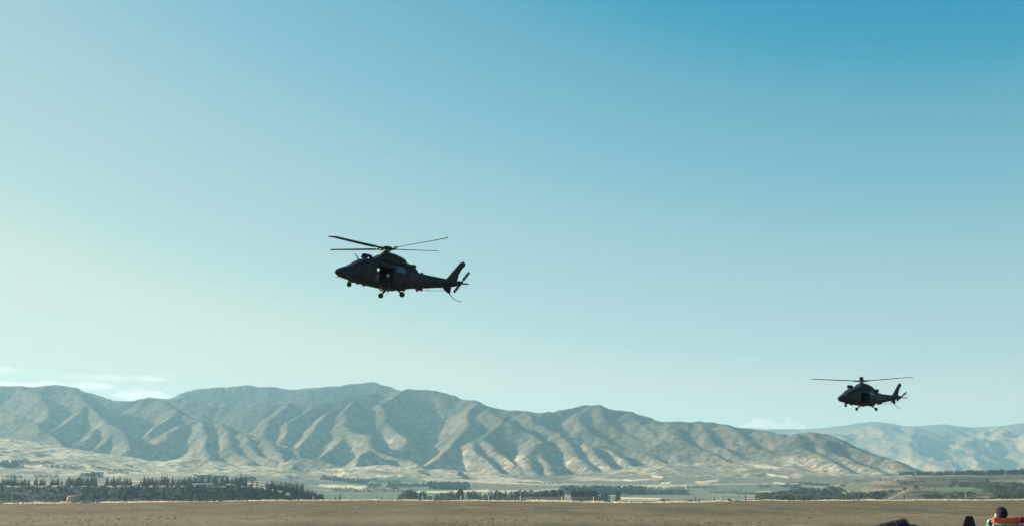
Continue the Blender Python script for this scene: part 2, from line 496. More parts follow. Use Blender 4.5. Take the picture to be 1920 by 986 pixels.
def build_land():
    rows_valley = np.concatenate([np.linspace(150, 1000, 40, endpoint=False), np.linspace(1000, 3000, 240)])
    rows_hills = np.concatenate([np.linspace(3000, 6000, 330), np.linspace(6010, 7600, 40)])
    rows = np.concatenate([rows_valley, rows_hills[1:]])
    T, Y = np.meshgrid(tx, rows)
    X = T * Y
    Z, B, FN = hills_z(X, Y)
    # slide off behind the crest
    Z = np.where(Y > 6300, Z - (Y - 6300) * .35 * np.clip((Z + 26) / 200, 0, 1), Z)
    Z = np.maximum(Z, -26)
    hgt = np.clip((Z - FN) / 300, 0, 1)
    n_big = fbm(X / 420, Y / 420, 4, 90)
    n_mid = fbm(X / 110, Y / 150, 4, 95)
    n_fine = fbm(X / 34, Y / 40, 3, 99)
    c = np.broadcast_to(DRY, Z.shape + (3,)).copy()
    c = mixc(c, STRAW, np.clip(.20 - hgt * 1.0 + n_mid * .9 + n_fine * .6, 0, .8) * np.clip((Z - B) / 14, 0, 1))
    U0 = CU + X / Y * F * 1.02
    fanw = (1 - .8 * sstep(U0, 720, 1000)) * np.clip((FN - B) / 16, 0, 1) * (1 - np.clip((Z - FN) / 25, 0, 1))
    c = mixc(c, STRAW, fanw * np.clip(.72 + n_mid * .6 + n_fine * .4, 0, 1))
    c = mixc(c, OLIVE, np.clip(hgt * 1.3 - .15 + n_big * .9 + n_mid * .5, 0, .85) * np.clip(hgt * 6, 0, 1))
    c = mixc(c, SCRUB, sstep(n_mid * .8 + n_big * .6 + n_fine * .7, .22, .50) * .8 * np.clip((Z - B) / 20, 0.25, 1))
    fl = 1 - np.clip((Z - B) / 14, 0, 1)
    U0 = CU + X / Y * F * 1.02
    floor = mixc(np.broadcast_to(DRY, Z.shape + (3,)), PALEGREEN, sstep(n_big + .3 * n_mid, -.1, .3) * np.where(U0 > 1640, .15, .8))
    floor = mixc(floor, STRAW, sstep(fbm(X / 300, Y / 200, 3, 120), .1, .3) * .7)
    floor = mixc(floor, SCRUB, sstep(n_mid + .4 * n_fine, .25, .5) * .7)
    rt = sstep(U0, 1440, 1560) * (Y < 2600)
    floor = mixc(floor, np.broadcast_to(OLIVE, floor.shape), rt * .55)
    floor = mixc(floor, np.broadcast_to(SCRUB, floor.shape), rt * sstep(n_mid + .8 * n_fine, -.05, .4) * .75)
    c = mixc(c, floor, fl)
    U, V = px(X, Y, Z)
    vis = Y > 1200
    for col, poly in COVER_POLYS:
        m = in_poly(U, V, poly) & (Y < 5000) & (Y > 600)
        c[m] = col * (1 + .12 * n_fine[m])[:, None]
    # rough grass and scrub on the terrace banks
    bank = ((Y < 1290) & (X / Y < -.16))
    c[bank] = mixc(np.broadcast_to(SCRUB * .8, c[bank].shape), SCRUB * .45, sstep(n_fine[bank] + n_mid[bank], -.3, .2))
    topl = (Y > 1290) & (Y < 1700) & (X / Y < -.19)
    c[topl] = mixc(c[topl], np.broadcast_to(STRAW, c[topl].shape), np.full(c[topl].shape[:1], .25))
    i = len(rows_valley)
    v_o = grid_mesh('valley_floor', X[:i], Y[:i], Z[:i], cover_mat('valley_cover', .09, .5, .6, .45), c[:i])
    h_o = grid_mesh('hills', X[i - 1:], Y[i - 1:], Z[i - 1:], cover_mat('hill_cover', .045, .9, 7.0, .55), c[i - 1:])
    tag(v_o, kind='structure')
    tag(h_o, kind='structure')

    # far range
    rows = np.linspace(7900, 12600, 190)
    tf = np.linspace(-.1, .75, 560)
    T, Y = np.meshgrid(tf, rows)
    X = T * Y
    Z = far_z(X, Y)
    Z = np.where(Y > 11000, Z - (Y - 11000) * .3 * np.clip(Z / 300, 0, 1), Z)
    Z = np.maximum(Z, -26)
    n1 = fbm(X / 700, Y / 900, 4, 130)
    n2 = fbm(X / 200, Y / 300, 3, 134)
    c = np.broadcast_to(DRY, Z.shape + (3,)).copy()
    c = c * np.array([1.65, 1.38, 1.0])
    c = mixc(c, STRAW * .8, np.clip(.45 - Z / 480 + n2 * .7 + n1 * .4, 0, .6) * np.clip((Y - 8800) / 700, 0, 1))
    c = mixc(c, OLIVE, np.clip(Z / 520 - .45 + n1, 0, .8))
    c = mixc(c, SCRUB, sstep(n2 + .5 * n1, .35, .6) * .5)
    f_o = grid_mesh('distant_hills', X, Y, Z, cover_mat('distant_cover', .02, .4, 10.0, .4), c)
    tag(f_o, kind='structure')
    return v_o, h_o, f_o

land = build_land()

def land_z(x, y):
    z, _, _ = hills_z(np.array([float(x)]), np.array([float(y)]))
    return float(z[0])

# plain that carries everything on to the horizon
gm = noise_mat('plain_grass', (.16, .15, .08), (.24, .2, .12), .002, .95, 4)
g_o = mesh_obj('plain', [(-20000, -20000, -27), (20000, -20000, -27), (20000, 13300, -27), (-20000, 13300, -27)], [(0, 1, 2, 3)], gm)
tag(g_o, kind='structure')
# ------------------------------------------------------------------ airfield
def edge_at(x):
    y = np.full(np.shape(x), 190.0)
    for _ in range(12):
        y = .5 * y + .5 * edge_y(np.asarray(x) / y)
    return y

def build_airfield():
    xs = np.concatenate([[-900, -500, -300], np.linspace(-180, 180, 260), [300, 500, 900]])
    ey = edge_at(xs)
    s = np.concatenate([np.linspace(0, .5, 8, endpoint=False), np.linspace(.5, 1, 110)])
    X = np.broadcast_to(xs, (len(s), len(xs)))
    Y = -90 + (ey + 90)[None, :] * s[:, None]
    Z = .05 * fbm(X / 9, Y / 14, 2, 150) * np.clip((Y - 8) / 20, 0, 1) * np.clip((ey - Y) / 10, 0, 1)
    Xe, Ye, Ze = [X], [Y], [Z]
    for dy, dz in ((1.5, -.02), (5, -.15), (14, -1.6), (30, -6), (55, -14)):
        Xe.append(xs[None]); Ye.append((ey + dy)[None]); Ze.append(np.full((1, len(xs)), dz))
    m = new_mat('mown_dry_grass', (.2, .17, .12), .95, 0, .1)
    nt = m.node_tree
    b = nt.nodes['Principled BSDF']
    tc = nt.nodes.new('ShaderNodeTexCoord')
    def noise(scale, stretch, detail=5, rough=.6):
        mp = nt.nodes.new('ShaderNodeMapping')
        mp.inputs['Scale'].default_value = stretch
        n = nt.nodes.new('ShaderNodeTexNoise')
        n.inputs['Scale'].default_value = scale
        n.inputs['Detail'].default_value = detail
        n.inputs['Roughness'].default_value = rough
        nt.links.new(tc.outputs['Object'], mp.inputs[0])
        nt.links.new(mp.outputs[0], n.inputs['Vector'])
        return n
    def ramp(n, lo, hi, c1, c2):
        r = nt.nodes.new('ShaderNodeValToRGB')
        r.color_ramp.elements[0].position, r.color_ramp.elements[1].position = lo, hi
        r.color_ramp.elements[0].color, r.color_ramp.elements[1].color = (*c1, 1), (*c2, 1)
        nt.links.new(n.outputs[0], r.inputs[0])
        return r
    big = ramp(noise(.16, (1.0, .22, 1), 7, .66), .38, .64, (.104, .092, .053), (.172, .142, .090))
    streak = ramp(noise(.14, (.8, .40, 1), 7, .66), .57, .68, (0, 0, 0), (1, 1, 1))
    green = ramp(noise(.20, (.8, .25, 1), 6, .62), .54, .68, (0, 0, 0), (1, 1, 1))
    fine = ramp(noise(1.6, (1, .30, 1), 8, .8), .36, .64, (.62, .63, .62), (1.30, 1.27, 1.22))
    mx1 = nt.nodes.new('ShaderNodeMixRGB'); mx1.inputs[2].default_value = (.28, .222, .157, 1)
    mx2 = nt.nodes.new('ShaderNodeMixRGB'); mx2.inputs[2].default_value = (.082, .080, .045, 1)
    mx3 = nt.nodes.new('ShaderNodeMixRGB'); mx3.blend_type = 'MULTIPLY'; mx3.inputs[0].default_value = 1
    nt.links.new(big.outputs[0], mx1.inputs[1]); nt.links.new(streak.outputs[0], mx1.inputs[0])
    nt.links.new(mx1.outputs[0], mx2.inputs[1]); nt.links.new(green.outputs[0], mx2.inputs[0])
    # worn tan strip across the field (a disused grass runway)
    sxyz = nt.nodes.new('ShaderNodeSeparateXYZ')
    nt.links.new(tc.outputs['Object'], sxyz.inputs[0])
    wob = noise(.05, (1, .3, 1), 5, .65)
    wm = nt.nodes.new('ShaderNodeMath'); wm.operation = 'MULTIPLY_ADD'; wm.inputs[1].default_value = 34; wm.inputs[2].default_value = -17
    nt.links.new(wob.outputs[0], wm.inputs[0])
    wa = nt.nodes.new('ShaderNodeMath'); wa.operation = 'ADD'
    nt.links.new(sxyz.outputs[1], wa.inputs[0]); nt.links.new(wm.outputs[0], wa.inputs[1])
    band = nt.nodes.new('ShaderNodeValToRGB')
    mr = nt.nodes.new('ShaderNodeMapRange'); mr.inputs[1].default_value = 40; mr.inputs[2].default_value = 120
    nt.links.new(wa.outputs[0], mr.inputs[0]); nt.links.new(mr.outputs[0], band.inputs[0])
    cr = band.color_ramp
    cr.elements[0].position = .22; cr.elements[0].color = (0, 0, 0, 1)
    cr.elements[1].position = .52; cr.elements[1].color = (0, 0, 0, 1)
    for pos in (.29, .42):
        e = cr.elements.new(pos); e.color = (.62, .62, .62, 1)
    mx4 = nt.nodes.new('ShaderNodeMixRGB'); mx4.inputs[2].default_value = (.205, .166, .112, 1)
    nt.links.new(band.outputs[0], mx4.inputs[0]); nt.links.new(mx2.outputs[0], mx4.inputs[1])
    nt.links.new(mx4.outputs[0], mx3.inputs[1]); nt.links.new(fine.outputs[0], mx3.inputs[2])
    nt.links.new(mx3.outputs[0], b.inputs['Base Color'])
    bp = nt.nodes.new('ShaderNodeBump'); bp.inputs['Strength'].default_value = .6; bp.inputs['Distance'].default_value = .08
    nt.links.new(noise(1.3, (.5, 1, 1), 6, .7).outputs[0], bp.inputs['Height'])
    nt.links.new(bp.outputs[0], b.inputs['Normal'])
    o = grid_mesh('airfield', np.concatenate(Xe), np.concatenate(Ye), np.concatenate(Ze), m)
    tag(o, kind='structure')
build_airfield()

# long dry grass along the far edge of the field, and short tufts on it
def tuft_mesh(name, pts, mat, kind='stuff'):
    """pts: (x, y, z, height, width) -> three leaning blades a tuft"""
    vs, fs = [], []
    for x, y, z, h, w in pts:
        for k in range(4):
            a = random.uniform(0, 6.28)
            ca, sa = math.cos(a) * w * .5, math.sin(a) * w * .5
            lx, ly = random.uniform(-.5, .5) * h, random.uniform(-.5, .5) * h
            ox, oy = random.uniform(-w, w), random.uniform(-w, w)
            i = len(vs)
            hh = h * random.uniform(.6, 1.1)
            vs += [(x + ox - ca, y + oy - sa, z - .05), (x + ox + ca, y + oy + sa, z - .05), (x + ox + lx * .6 + ca * .7, y + oy + ly * .6 + sa * .7, z + hh * .65), (x + ox + lx, y + oy + ly, z + hh), (x + ox + lx * .6 - ca * .7, y + oy + ly * .6 - sa * .7, z + hh * .65)]
            fs.append((i, i + 1, i + 2, i + 3, i + 4))
    o = mesh_obj(name, vs, fs, mat)
    tag(o, kind=kind)
    return o

def grass_edge():
    pts = []
    for i in range(7600):
        x = random.uniform(-125, 125)
        n = float(perlin(x / 9.0, 3.0, 201)) + .6 * float(perlin(x / 2.6, 3.0, 202))
        if random.random() > .62 + n * .9: continue
        ye = float(edge_at(np.array([x]))[0]) if i % 1 == 0 else 0
        d = random.uniform(-1.5, 4.0)
        h = (.26 + .24 * max(n, -.5)) * random.uniform(.6, 1.2)
        pts.append((x, ye + d, -.02 if d < 2 else -.1, max(h, .12), random.uniform(.10, .22)))
    m = noise_mat('long_dry_grass', (.55, .47, .34), (.85, .76, .60), .35, .9, 4)
    nt = m.node_tree
    bs = nt.nodes['Principled BSDF']
    tl = nt.nodes.new('ShaderNodeBsdfTranslucent')
    mxs = nt.nodes.new('ShaderNodeMixShader')
    mxs.inputs[0].default_value = .5
    src = bs.inputs['Base Color'].links[0].from_socket
    nt.links.new(src, tl.inputs['Color'])
    nt.links.new(bs.outputs[0], mxs.inputs[1])
    nt.links.new(tl.outputs[0], mxs.inputs[2])
    nt.links.new(mxs.outputs[0], nt.nodes['Material Output'].inputs['Surface'])
    tuft_mesh('dry_grass', pts, m)
    pts = []
    for i in range(5200):
        y = 46 + 120 * random.random() ** 1.4
        x = random.uniform(-.50, .50) * y
        if float(perlin(x / 7, y / 22, 205)) < -.02: continue
        pts.append((x, y, 0, random.uniform(.03, .08), random.uniform(.05, .10)))
    m2 = m.copy()
    m2.name = 'field_tufts'
    rp2 = [n for n in m2.node_tree.nodes if n.type == 'VALTORGB'][0]
    rp2.color_ramp.elements[0].color = (.16, .135, .08, 1)
    rp2.color_ramp.elements[1].color = (.29, .23, .15, 1)
    tuft_mesh('grass_tufts', pts, m2)
grass_edge()

# fence along the edge: dark posts at the ends, pale ones in the middle with sunlight put into their colour, three wires
def prism(p0, p1, r0, r1, n=8, cap=True):
    p0, p1 = Vector(p0), Vector(p1)
    d = (p1 - p0).normalized()
    s = d.orthogonal().normalized()
    t = d.cross(s)
    vs = []
    for p, r in ((p0, r0), (p1, r1)):
        for k in range(n):
            a = 2 * math.pi * k / n
            vs.append(tuple(p + (s * math.cos(a) + t * math.sin(a)) * r))
    fs = [(k, (k + 1) % n, n + (k + 1) % n, n + k) for k in range(n)]
    if cap:
        fs += [tuple(range(n - 1, -1, -1)), tuple(range(n, 2 * n))]
    return vs, fs

class MB:
    """collects shapes, builds one mesh"""
    def __init__(self): self.v, self.f = [], []
    def add(self, vf):
        n = len(self.v)
        self.v += [tuple(p) for p in vf[0]]
        self.f += [tuple(i + n for i in f) for f in vf[1]]
        return self
    def tube(self, pts, r, n=8):
        rs = r if isinstance(r, (list, tuple)) else [r] * len(pts)
        for i in range(len(pts) - 1):
            self.add(prism(pts[i], pts[i + 1], rs[i], rs[i + 1], n))
        return self
    def box(self, c, s, M=None):
        x, y, z = s[0] / 2, s[1] / 2, s[2] / 2
        vs = [Vector((sx * x, sy * y, sz * z)) for sz in (-1, 1) for sx, sy in ((-1, -1), (1, -1), (1, 1), (-1, 1))]
        if M: vs = [M @ v for v in vs]
        vs = [v + Vector(c) for v in vs]
        return self.add((vs, [(3, 2, 1, 0), (4, 5, 6, 7), (0, 1, 5, 4), (1, 2, 6, 5), (2, 3, 7, 6), (3, 0, 4, 7)]))
    def build(self, name, mat, parent=None, smooth=False, bevel=0.0):
        o = mesh_obj(name, self.v, self.f, mat, parent, smooth)
        if bevel:
            bm = bmesh.new(); bm.from_mesh(o.data)
            bmesh.ops.bevel(bm, geom=bm.edges[:], offset=bevel, segments=2, affect='EDGES', clamp_overlap=True)
            bm.to_mesh(o.data); bm.free()
        return o

wood_dark = noise_mat('weathered_post', (.06, .05, .042), (.12, .10, .08), 3, .9, 4, .3)
wood_pale = noise_mat('pale_sunlit_post', (.60, .55, .46), (.80, .75, .65), 3, .8, 4, .2)  # pale wood; on the fence posts its paleness stands for sunlight
wire_mat = new_mat('fence_wire', (.25, .25, .25), .5, .8)

def build_fence():
    root = empty('wire_fence', (0, 0, 0))
    posts = [(24, .75, 0), (59, .6, 0), (106, .75, 0), (142, .55, 0), (182.5, .85, 0), (215, .6, 0), (262, .55, 0), (296, .6, 0), (322, .75, 0), (384, .8, 0), (443, .7, 0), (501, .9, 0), (560, .6, 0), (605, .8, 1), (667, .9, 1), (732, .9, 1), (799, 1.0, 1), (868, 1.0, 1), (918, 1.0, 1), (975, 1.0, 1), (1050, .9, 1), (1110, .9, 1), (1170, .6, 1), (1240, .6, 0), (1316, .6, 0), (1382, 1.0, 0), (1399, 1.0, 0), (1487, 1.0, 0), (1577, .85, 0), (1636, .6, 0), (1668, 1.05, 0), (1764, .9, 0), (1850, .7, 0), (1925, .9, 0), (1990, .8, 0), (-40, .8, 0)]
    posts.sort()
    ms = {}
    tops = []
    for u, h, pale in posts:
        x = (u - CU) / F * 195
        y = float(edge_at(np.array([x]))[0]) + .9
        x = (u - CU) / F * 1.02 * y
        y = float(edge_at(np.array([x]))[0]) + .9
        key = (round(h, 2), pale)
        if key not in ms:
            r = .075 if pale else .085
            vs, fs = prism((0, 0, -.3), (.02, 0, h), r, r * .9, 8)
            o = mesh_obj('post', vs, fs, wood_pale if pale else wood_dark, root)
            ms[key] = o.data
        else:
            o = bpy.data.objects.new('post', ms[key])
            COL.objects.link(o); o.parent = root
        o.location = (x, y, -.03)
        o.rotation_euler = (random.uniform(-.05, .05), random.uniform(-.06, .06), random.uniform(0, 6))
        tops.append((x, y, min(h, .8)))
    for k in (.35, .6, .85):
        mb = MB()
        for a, b in zip(tops[:-1], tops[1:]):
            mb.add(prism((a[0], a[1], a[2] * k), (b[0], b[1], b[2] * k), .006, .006, 4, False))
        mb.build('wire', wire_mat, root)
    tag(root, 'post and wire fence along the far edge of the dry airfield', 'fence')
build_fence()

def edge_pt(u, d=0.0):
    x = (u - CU) / F * 195
    for _ in range(4):
        y = float(edge_at(np.array([x]))[0]) + d
        x = (u - CU) / F * 1.02 * y
    return x, y

def superblob(a, b, c, n=3.0, seg=24, rings=14, flat=0.0):
    vs, fs = [], []
    sg = lambda t, e: math.copysign(abs(t) ** e, t)
    for i in range(rings + 1):
        ph = -math.pi / 2 + math.pi * i / rings
        for j in range(seg):
            th = 2 * math.pi * j / seg
            e = 2 / n
            vs.append((a * sg(math.cos(ph), e) * sg(math.cos(th), e), b * sg(math.cos(ph), e) * sg(math.sin(th), e), c * sg(math.sin(ph), e)))
    for i in range(rings):
        for j in range(seg):
            fs.append((i * seg + j, i * seg + (j + 1) % seg, (i + 1) * seg + (j + 1) % seg, (i + 1) * seg + j))
    return vs, fs

def bale_and_markers():
    x, y = edge_pt(171.5, .2)
    straw = noise_mat('bale_straw', (.56, .40, .28), (.84, .68, .52), 9, .95, 6, .8, 25)
    vs, fs = superblob(.86, .75, .54, 3.2)
    vs = [(vx + .012 * math.sin(31 * vz + 9 * vx), vy, vz * (1 + .03 * math.sin(5 * vx))) for vx, vy, vz in vs]
    o = mesh_obj('hay_bale', vs, fs, straw, None, True)
    o.location = (x, y, .52)
    o.rotation_euler = (0, 0, .25)
    tag(o, 'rounded tan hay bale standing at the left field edge', 'hay bale')
    twm = new_mat('twine', (.5, .4, .22), .8)
    for k in (-.5, -.17, .17, .5):
        pts = []
        for j in range(25):
            t = 2 * math.pi * j / 24
            sg = lambda q, e: math.copysign(abs(q) ** e, q)
            pts.append((k, .765 * (1 - abs(k) ** 3.2 / .86 ** 3.2) ** (1 / 3.2) * sg(math.cos(t), 2 / 3.2), .552 * (1 - abs(k) ** 3.2 / .86 ** 3.2) ** (1 / 3.2) * sg(math.sin(t), 2 / 3.2)))
        MB().tube(pts, .012, 5).build('twine', twm, o)
    # white marker leaning at the left
    x, y = edge_pt(100.5, -3)
    mk = MB().box((0, 0, .24), (.2, .1, .5)).build('field_marker', new_mat('white_board', (.8, .8, .78), .6), None, bevel=.02)
    mk.location = (x, y, 0)
    mk.rotation_euler = (0, .2, .2)
    MB().box((0, 0, -.02), (.34, .3, .06)).build('base', wood_dark, mk)
    tag(mk, 'small white marker board leaning on the grass left of the bale', 'marker')
    # low dark tarpaulin heap at the far left end
    x, y = edge_pt(4, -4)
    vs, fs = superblob(.45, .5, .16, 2.4)
    vs = [(a, b, c + .05 * math.sin(6 * a + 2) - .10 * a) for a, b, c in vs]
    t = mesh_obj('tarpaulin', vs, fs, noise_mat('dark_tarpaulin', (.03, .026, .03), (.06, .05, .05), 4, .6, 4, .3), None, True)
    t.location = (x, y, .15)
    tag(t, 'low dark tarpaulin heap lying at the left end of the field edge', 'tarpaulin')
    # standing figures? only posts show: two short things by the pale mound on the right
    x, y = edge_pt(1335, .5)
    mk = MB().tube([(0, 0, -.1), (0, 0, .55)], [.09, .08], 10).add(prism((0, 0, .55), (0, 0, .66), .1, .03, 10)).build('marker_post', wood_pale)
    mk.location = (x, y, 0)
    tag(mk, 'short stout white post beside pale grass mound right of centre', 'post')
    x, y = edge_pt(1350, .6)
    vs, fs = superblob(.3, .3, .26, 2.2, 14, 8)
    vs = [(a * (1 + .15 * math.sin(7 * b + 3 * c)), b, c * (1 + .2 * math.sin(9 * a))) for a, b, c in vs]
    sh = mesh_obj('boulder', vs, fs, noise_mat('dark_rock', (.04, .04, .04), (.10, .09, .08), 5, .9, 5, .5), None, True)
    sh.location = (x, y, .2)
    tag(sh, 'small dark boulder on the pale grass mound right of centre', 'boulder')
    # pale mounds of cut grass at the edge
    mm = noise_mat('pale_mound_grass', (.42, .34, .22), (.60, .50, .34), 1.2, .95, 5, .6, 8)
    for i, (u, w, h, lab) in enumerate(((1352, 3.2, .34, 'low pale grass mound beneath the dark boulder'), (1418, 2.6, .26, 'low pale grass mound right of the tall dark fence post'), (110, 2.2, .22, 'low pale grass mound behind the white marker board'))):
        x, y = edge_pt(u, .6)
        vs, fs = superblob(w, 1.0, h, 2.0, 28, 12)
        vs = [(a, b, c * (1 + .35 * math.sin(2.3 * a + i) * math.cos(1.7 * b))) for a, b, c in vs]
        o = mesh_obj('grass_mound', vs, fs, mm, None, True)
        o.location = (x, y, -.04)
        tag(o, lab, 'mound')
bale_and_markers()
# ------------------------------------------------------------------ trees
bark = noise_mat('bark', (.07, .055, .04), (.13, .10, .075), 4, .95, 4, .4)
needle_mats = [noise_mat('needles', (.013, .023, .018), (.028, .040, .028), 1.1, .9, 3), noise_mat('dark_needles', (.011, .019, .017), (.022, .033, .025), 1.1, .9, 3)]
far_leaf = noise_mat('haze_tinted_wood', (.035, .055, .047), (.058, .08, .066), .3, .9, 3)  # leaf colour lightened and blued to carry extra distance haze
willow = noise_mat('willow_leaves', (.17, .20, .15), (.29, .31, .24), .5, .9, 3)
leaf_mats = [noise_mat('leaves', (.034, .048, .028), (.078, .09, .056), .9, .9, 3), noise_mat('grey_leaves', (.066, .08, .052), (.14, .15, .10), .9, .9, 3)]

def leaf_quad(vs, fs, p, d, w, l):
    """one spray of foliage: a bent quad from p along d"""
    d = d.normalized()
    s = d.cross(Vector((random.uniform(-1, 1), random.uniform(-1, 1), random.uniform(-1, 1))))
    if s.length < 1e-3: s = d.orthogonal()
    s = s.normalized() * w
    i = len(vs)
    n = d.cross(s).normalized() * l * .18
    vs += [tuple(p - s * .5), tuple(p + d * l * .5 - s + n), tuple(p + d * l), tuple(p + d * l * .5 + s + n), tuple(p + s * .5)]
    fs.append((i, i + 1, i + 2, i + 3, i + 4))

def conifer(seed, R0=.24, power=.8, layers=17, z0=.06, droop=.35, per=8):
    """unit-height conifer: crown of drooping sprays, tapered trunk"""
    random.seed(seed)
    vs, fs = [], []
    for i in range(layers):
        t = i / (layers - 1)
        z = z0 + (1 - z0) * t * .97
        r = R0 * (1 - t) ** power + .012
        n = max(3, int(per * (1 - .55 * t)))
        for k in range(n):
            a = 2 * math.pi * (k + random.random()) / n
            rr = r * random.uniform(.65, 1.22)
            out = Vector((math.cos(a), math.sin(a), -droop * random.uniform(.3, 1.3)))
            for q in range(4):
                f = .2 + .8 * (q + random.random() * .6) / 4
                p = Vector((0, 0, z + random.uniform(-.012, .012))) + out * rr * f * .8
                d = out + Vector((random.uniform(-.7, .7), random.uniform(-.7, .7), random.uniform(-.5, .6)))
                leaf_quad(vs, fs, p, d, .020 + .018 * (1 - t), .045 + .055 * (1 - t))
    leaf_quad(vs, fs, Vector((0, 0, .93)), Vector((0, 0, 1)), .012, .08)
    tv = MB().tube([(0, 0, -.05), (.004, .003, .35), (0, 0, .92)], [.020, .014, .003], 7)
    return (vs, fs), (tv.v, tv.f)

def column(seed, R0=.13, z0=.1):
    random.seed(seed)
    vs, fs = [], []
    for i in range(380):
        t = random.random()
        z = z0 + (1 - z0) * t
        r = R0 * (.55 + .45 * math.sin(min(1, t * 1.25) * math.pi * .62)) * (1.0 if t < .85 else (1 - t) / .15 * .8 + .2) * random.uniform(.35, 1.1)
        a = random.uniform(0, 2 * math.pi)
        p = Vector((math.cos(a) * r, math.sin(a) * r, z))
        leaf_quad(vs, fs, p, Vector((math.cos(a) * .6, math.sin(a) * .6, random.uniform(.1, 1.0))), .024, .06)
    tv = MB().tube([(0, 0, -.05), (0, 0, .4), (.005, 0, .9)], [.020, .014, .004], 7)
    return (vs, fs), (tv.v, tv.f)

def broad(seed, w=.5, z0=.18, lobes=9, n=46):
    """unit-height round-headed tree: lobes of leaf sprays at the ends of limbs"""
    random.seed(seed)
    vs, fs = [], []
    tv = MB().tube([(0, 0, -.05), (.01, .01, .22), (.0, .02, .42)], [.030, .024, .016], 7)
    for k in range(lobes):
        a = 2 * math.pi * k / lobes * 2.4 + random.uniform(-.4, .4)
        rr = w * random.uniform(.15, .62)
        c = Vector((math.cos(a) * rr, math.sin(a) * rr, random.uniform(z0 + .16, .80)))
        rad = random.uniform(.14, .23)
        tv.tube([(.0, .01, .25), tuple(c * .55 + Vector((0, 0, .1))), tuple(c)], [.016, .010, .004], 5)
        for q in range(n):
            d = Vector((random.gauss(0, 1), random.gauss(0, 1), random.gauss(0, .85))).normalized()
            p = c + d * rad * random.uniform(.45, 1.05)
            leaf_quad(vs, fs, p, d + Vector((random.uniform(-.6, .6), random.uniform(-.6, .6), random.uniform(-.3, .6))), .030, .075)
    return (vs, fs), (tv.v, tv.f)

def bush(seed, lobes=7, n=40):
    random.seed(seed)
    vs, fs = [], []
    tv = MB()
    for k in range(lobes):
        a = random.uniform(0, 6.28)
        rr = random.uniform(.1, .6)
        c = Vector((math.cos(a) * rr, math.sin(a) * rr, random.uniform(.22, .68)))
        tv.tube([(0, 0, -.05), tuple(c * .5), tuple(c)], [.03, .02, .008], 5)
        for q in range(n):
            d = Vector((random.gauss(0, 1), random.gauss(0, 1), random.gauss(0, .8))).normalized()
            leaf_quad(vs, fs, c + d * random.uniform(.1, .3), d + Vector((random.uniform(-.6, .6), random.uniform(-.6, .6), random.uniform(-.2, .7))), .05, .13)
    return (vs, fs), (tv.v, tv.f)

PROTO = {}
def proto(kind, shape, mat):
    (cv, cf), (tv, tf) = shape
    def me(n, v, f, m):
        x = bpy.data.meshes.new(n)
        x.from_pydata(v, [], f)
        x.materials.append(m)
        return x
    PROTO.setdefault(kind, []).append((me('crown', cv, cf, mat), me('trunk', tv, tf, bark)))

for s in range(6): proto('fir', conifer(100 + s, random.uniform(.17, .25), random.uniform(.7, .95)), needle_mats[s % 2])
for s in range(4): proto('pine', conifer(120 + s, .30, .45, 14, .12, .1, 9), needle_mats[s % 2])
for s in range(4): proto('column', column(140 + s, .15), needle_mats[s % 2])
for s in range(5): proto('broad', broad(160 + s), leaf_mats[0])
for s in range(3): proto('grey', broad(180 + s, .6, .1), leaf_mats[1])
for s in range(4): proto('bush', bush(200 + s), leaf_mats[s % 2])
random.seed(77)
NAMES = {'fir': 'fir_tree', 'pine': 'pine_tree', 'column': 'conifer_tree', 'broad': 'broadleaf_tree', 'grey': 'willow_tree', 'bush': 'bush'}

def plant(kind, x, y, z, h, w, label, cat, group=None):
    crown, trunk = random.choice(PROTO[kind])
    root = bpy.data.objects.new(NAMES[kind], None)
    COL.objects.link(root)
    root.location = (x, y, z)
    root.rotation_euler = (random.uniform(-.03, .03), random.uniform(-.03, .03), random.uniform(0, 6.28))
    root.scale = (h * w, h * w, h)
    for n, me in (('trunk', trunk), ('crown', crown)):
        o = bpy.data.objects.new(n, me)
        COL.objects.link(o)
        o.parent = root
    tag(root, label, cat, group)
    return root

def plant_row(items, label, cat, group):
    """items: (kind, u, D, v_top, width factor); height follows from the ground and the top"""
    P = np.array([((u - CU) / F * 1.02 * D, D) for k, u, D, vt, w in items])
    Z, _, _ = hills_z(P[:, 0], P[:, 1])
    for (kind, u, D, vt, w), (x, y), z in zip(items, P, Z):
        h = max(pt(u, vt, D)[2] - z, 2.0)
        plant(kind, pt(u, vt, D)[0], y, float(z) - .2, h, w, label, cat, group)

U = random.uniform
# plantation on the left terrace, back row on its flat top
items = []
gaps = [(55, 62), (83, 96), (113, 127), (182, 199), (228, 234), (245, 264)]
for i in range(150):
    u = 2 + 568 * (i + random.random()) / 150
    if any(a < u < b for a, b in gaps) and random.random() < .8: continue
    if 464 < u < 500 and random.random() < .6: continue
    top = np.interp(u, [0, 100, 250, 300, 400, 460, 480, 520, 560], [896, 896, 894, 895, 893, 893, 899, 901, 906]) + random.gauss(0, 2.4)
    items.append(('fir' if random.random() < .7 else 'pine', u, U(1325, 1450), top, U(1.1, 1.8)))
plant_row(items, 'dark conifer in the plantation row on top of the left terrace', 'tree', 'conifers on top of the left terrace')
items = []
for i in range(165):
    u = U(2, 604)
    if u < 190 and random.random() < .5: continue
    D = U(1190, 1292)
    top = np.interp(u, [0, 120, 250, 330, 440, 520, 560, 590, 606], [917, 914, 909, 907, 906, 908, 914, 921, 927]) + random.gauss(0, 2.2) + (1290 - D) * .09
    items.append(('fir' if random.random() < .8 else 'pine', u, D, min(top, 931), U(1.1, 1.9)))
for i in range(16):
    u = 572 + 34 * (i + U(0, .8)) / 16
    items.append(('fir', u, U(1200, 1250), np.interp(u, [570, 590, 606], [917, 921, 928]) + random.gauss(0, 1.5), U(1.1, 1.6)))
plant_row(items, 'dark conifer growing on the bank below the left terrace', 'tree', 'conifers on the bank below the left terrace')
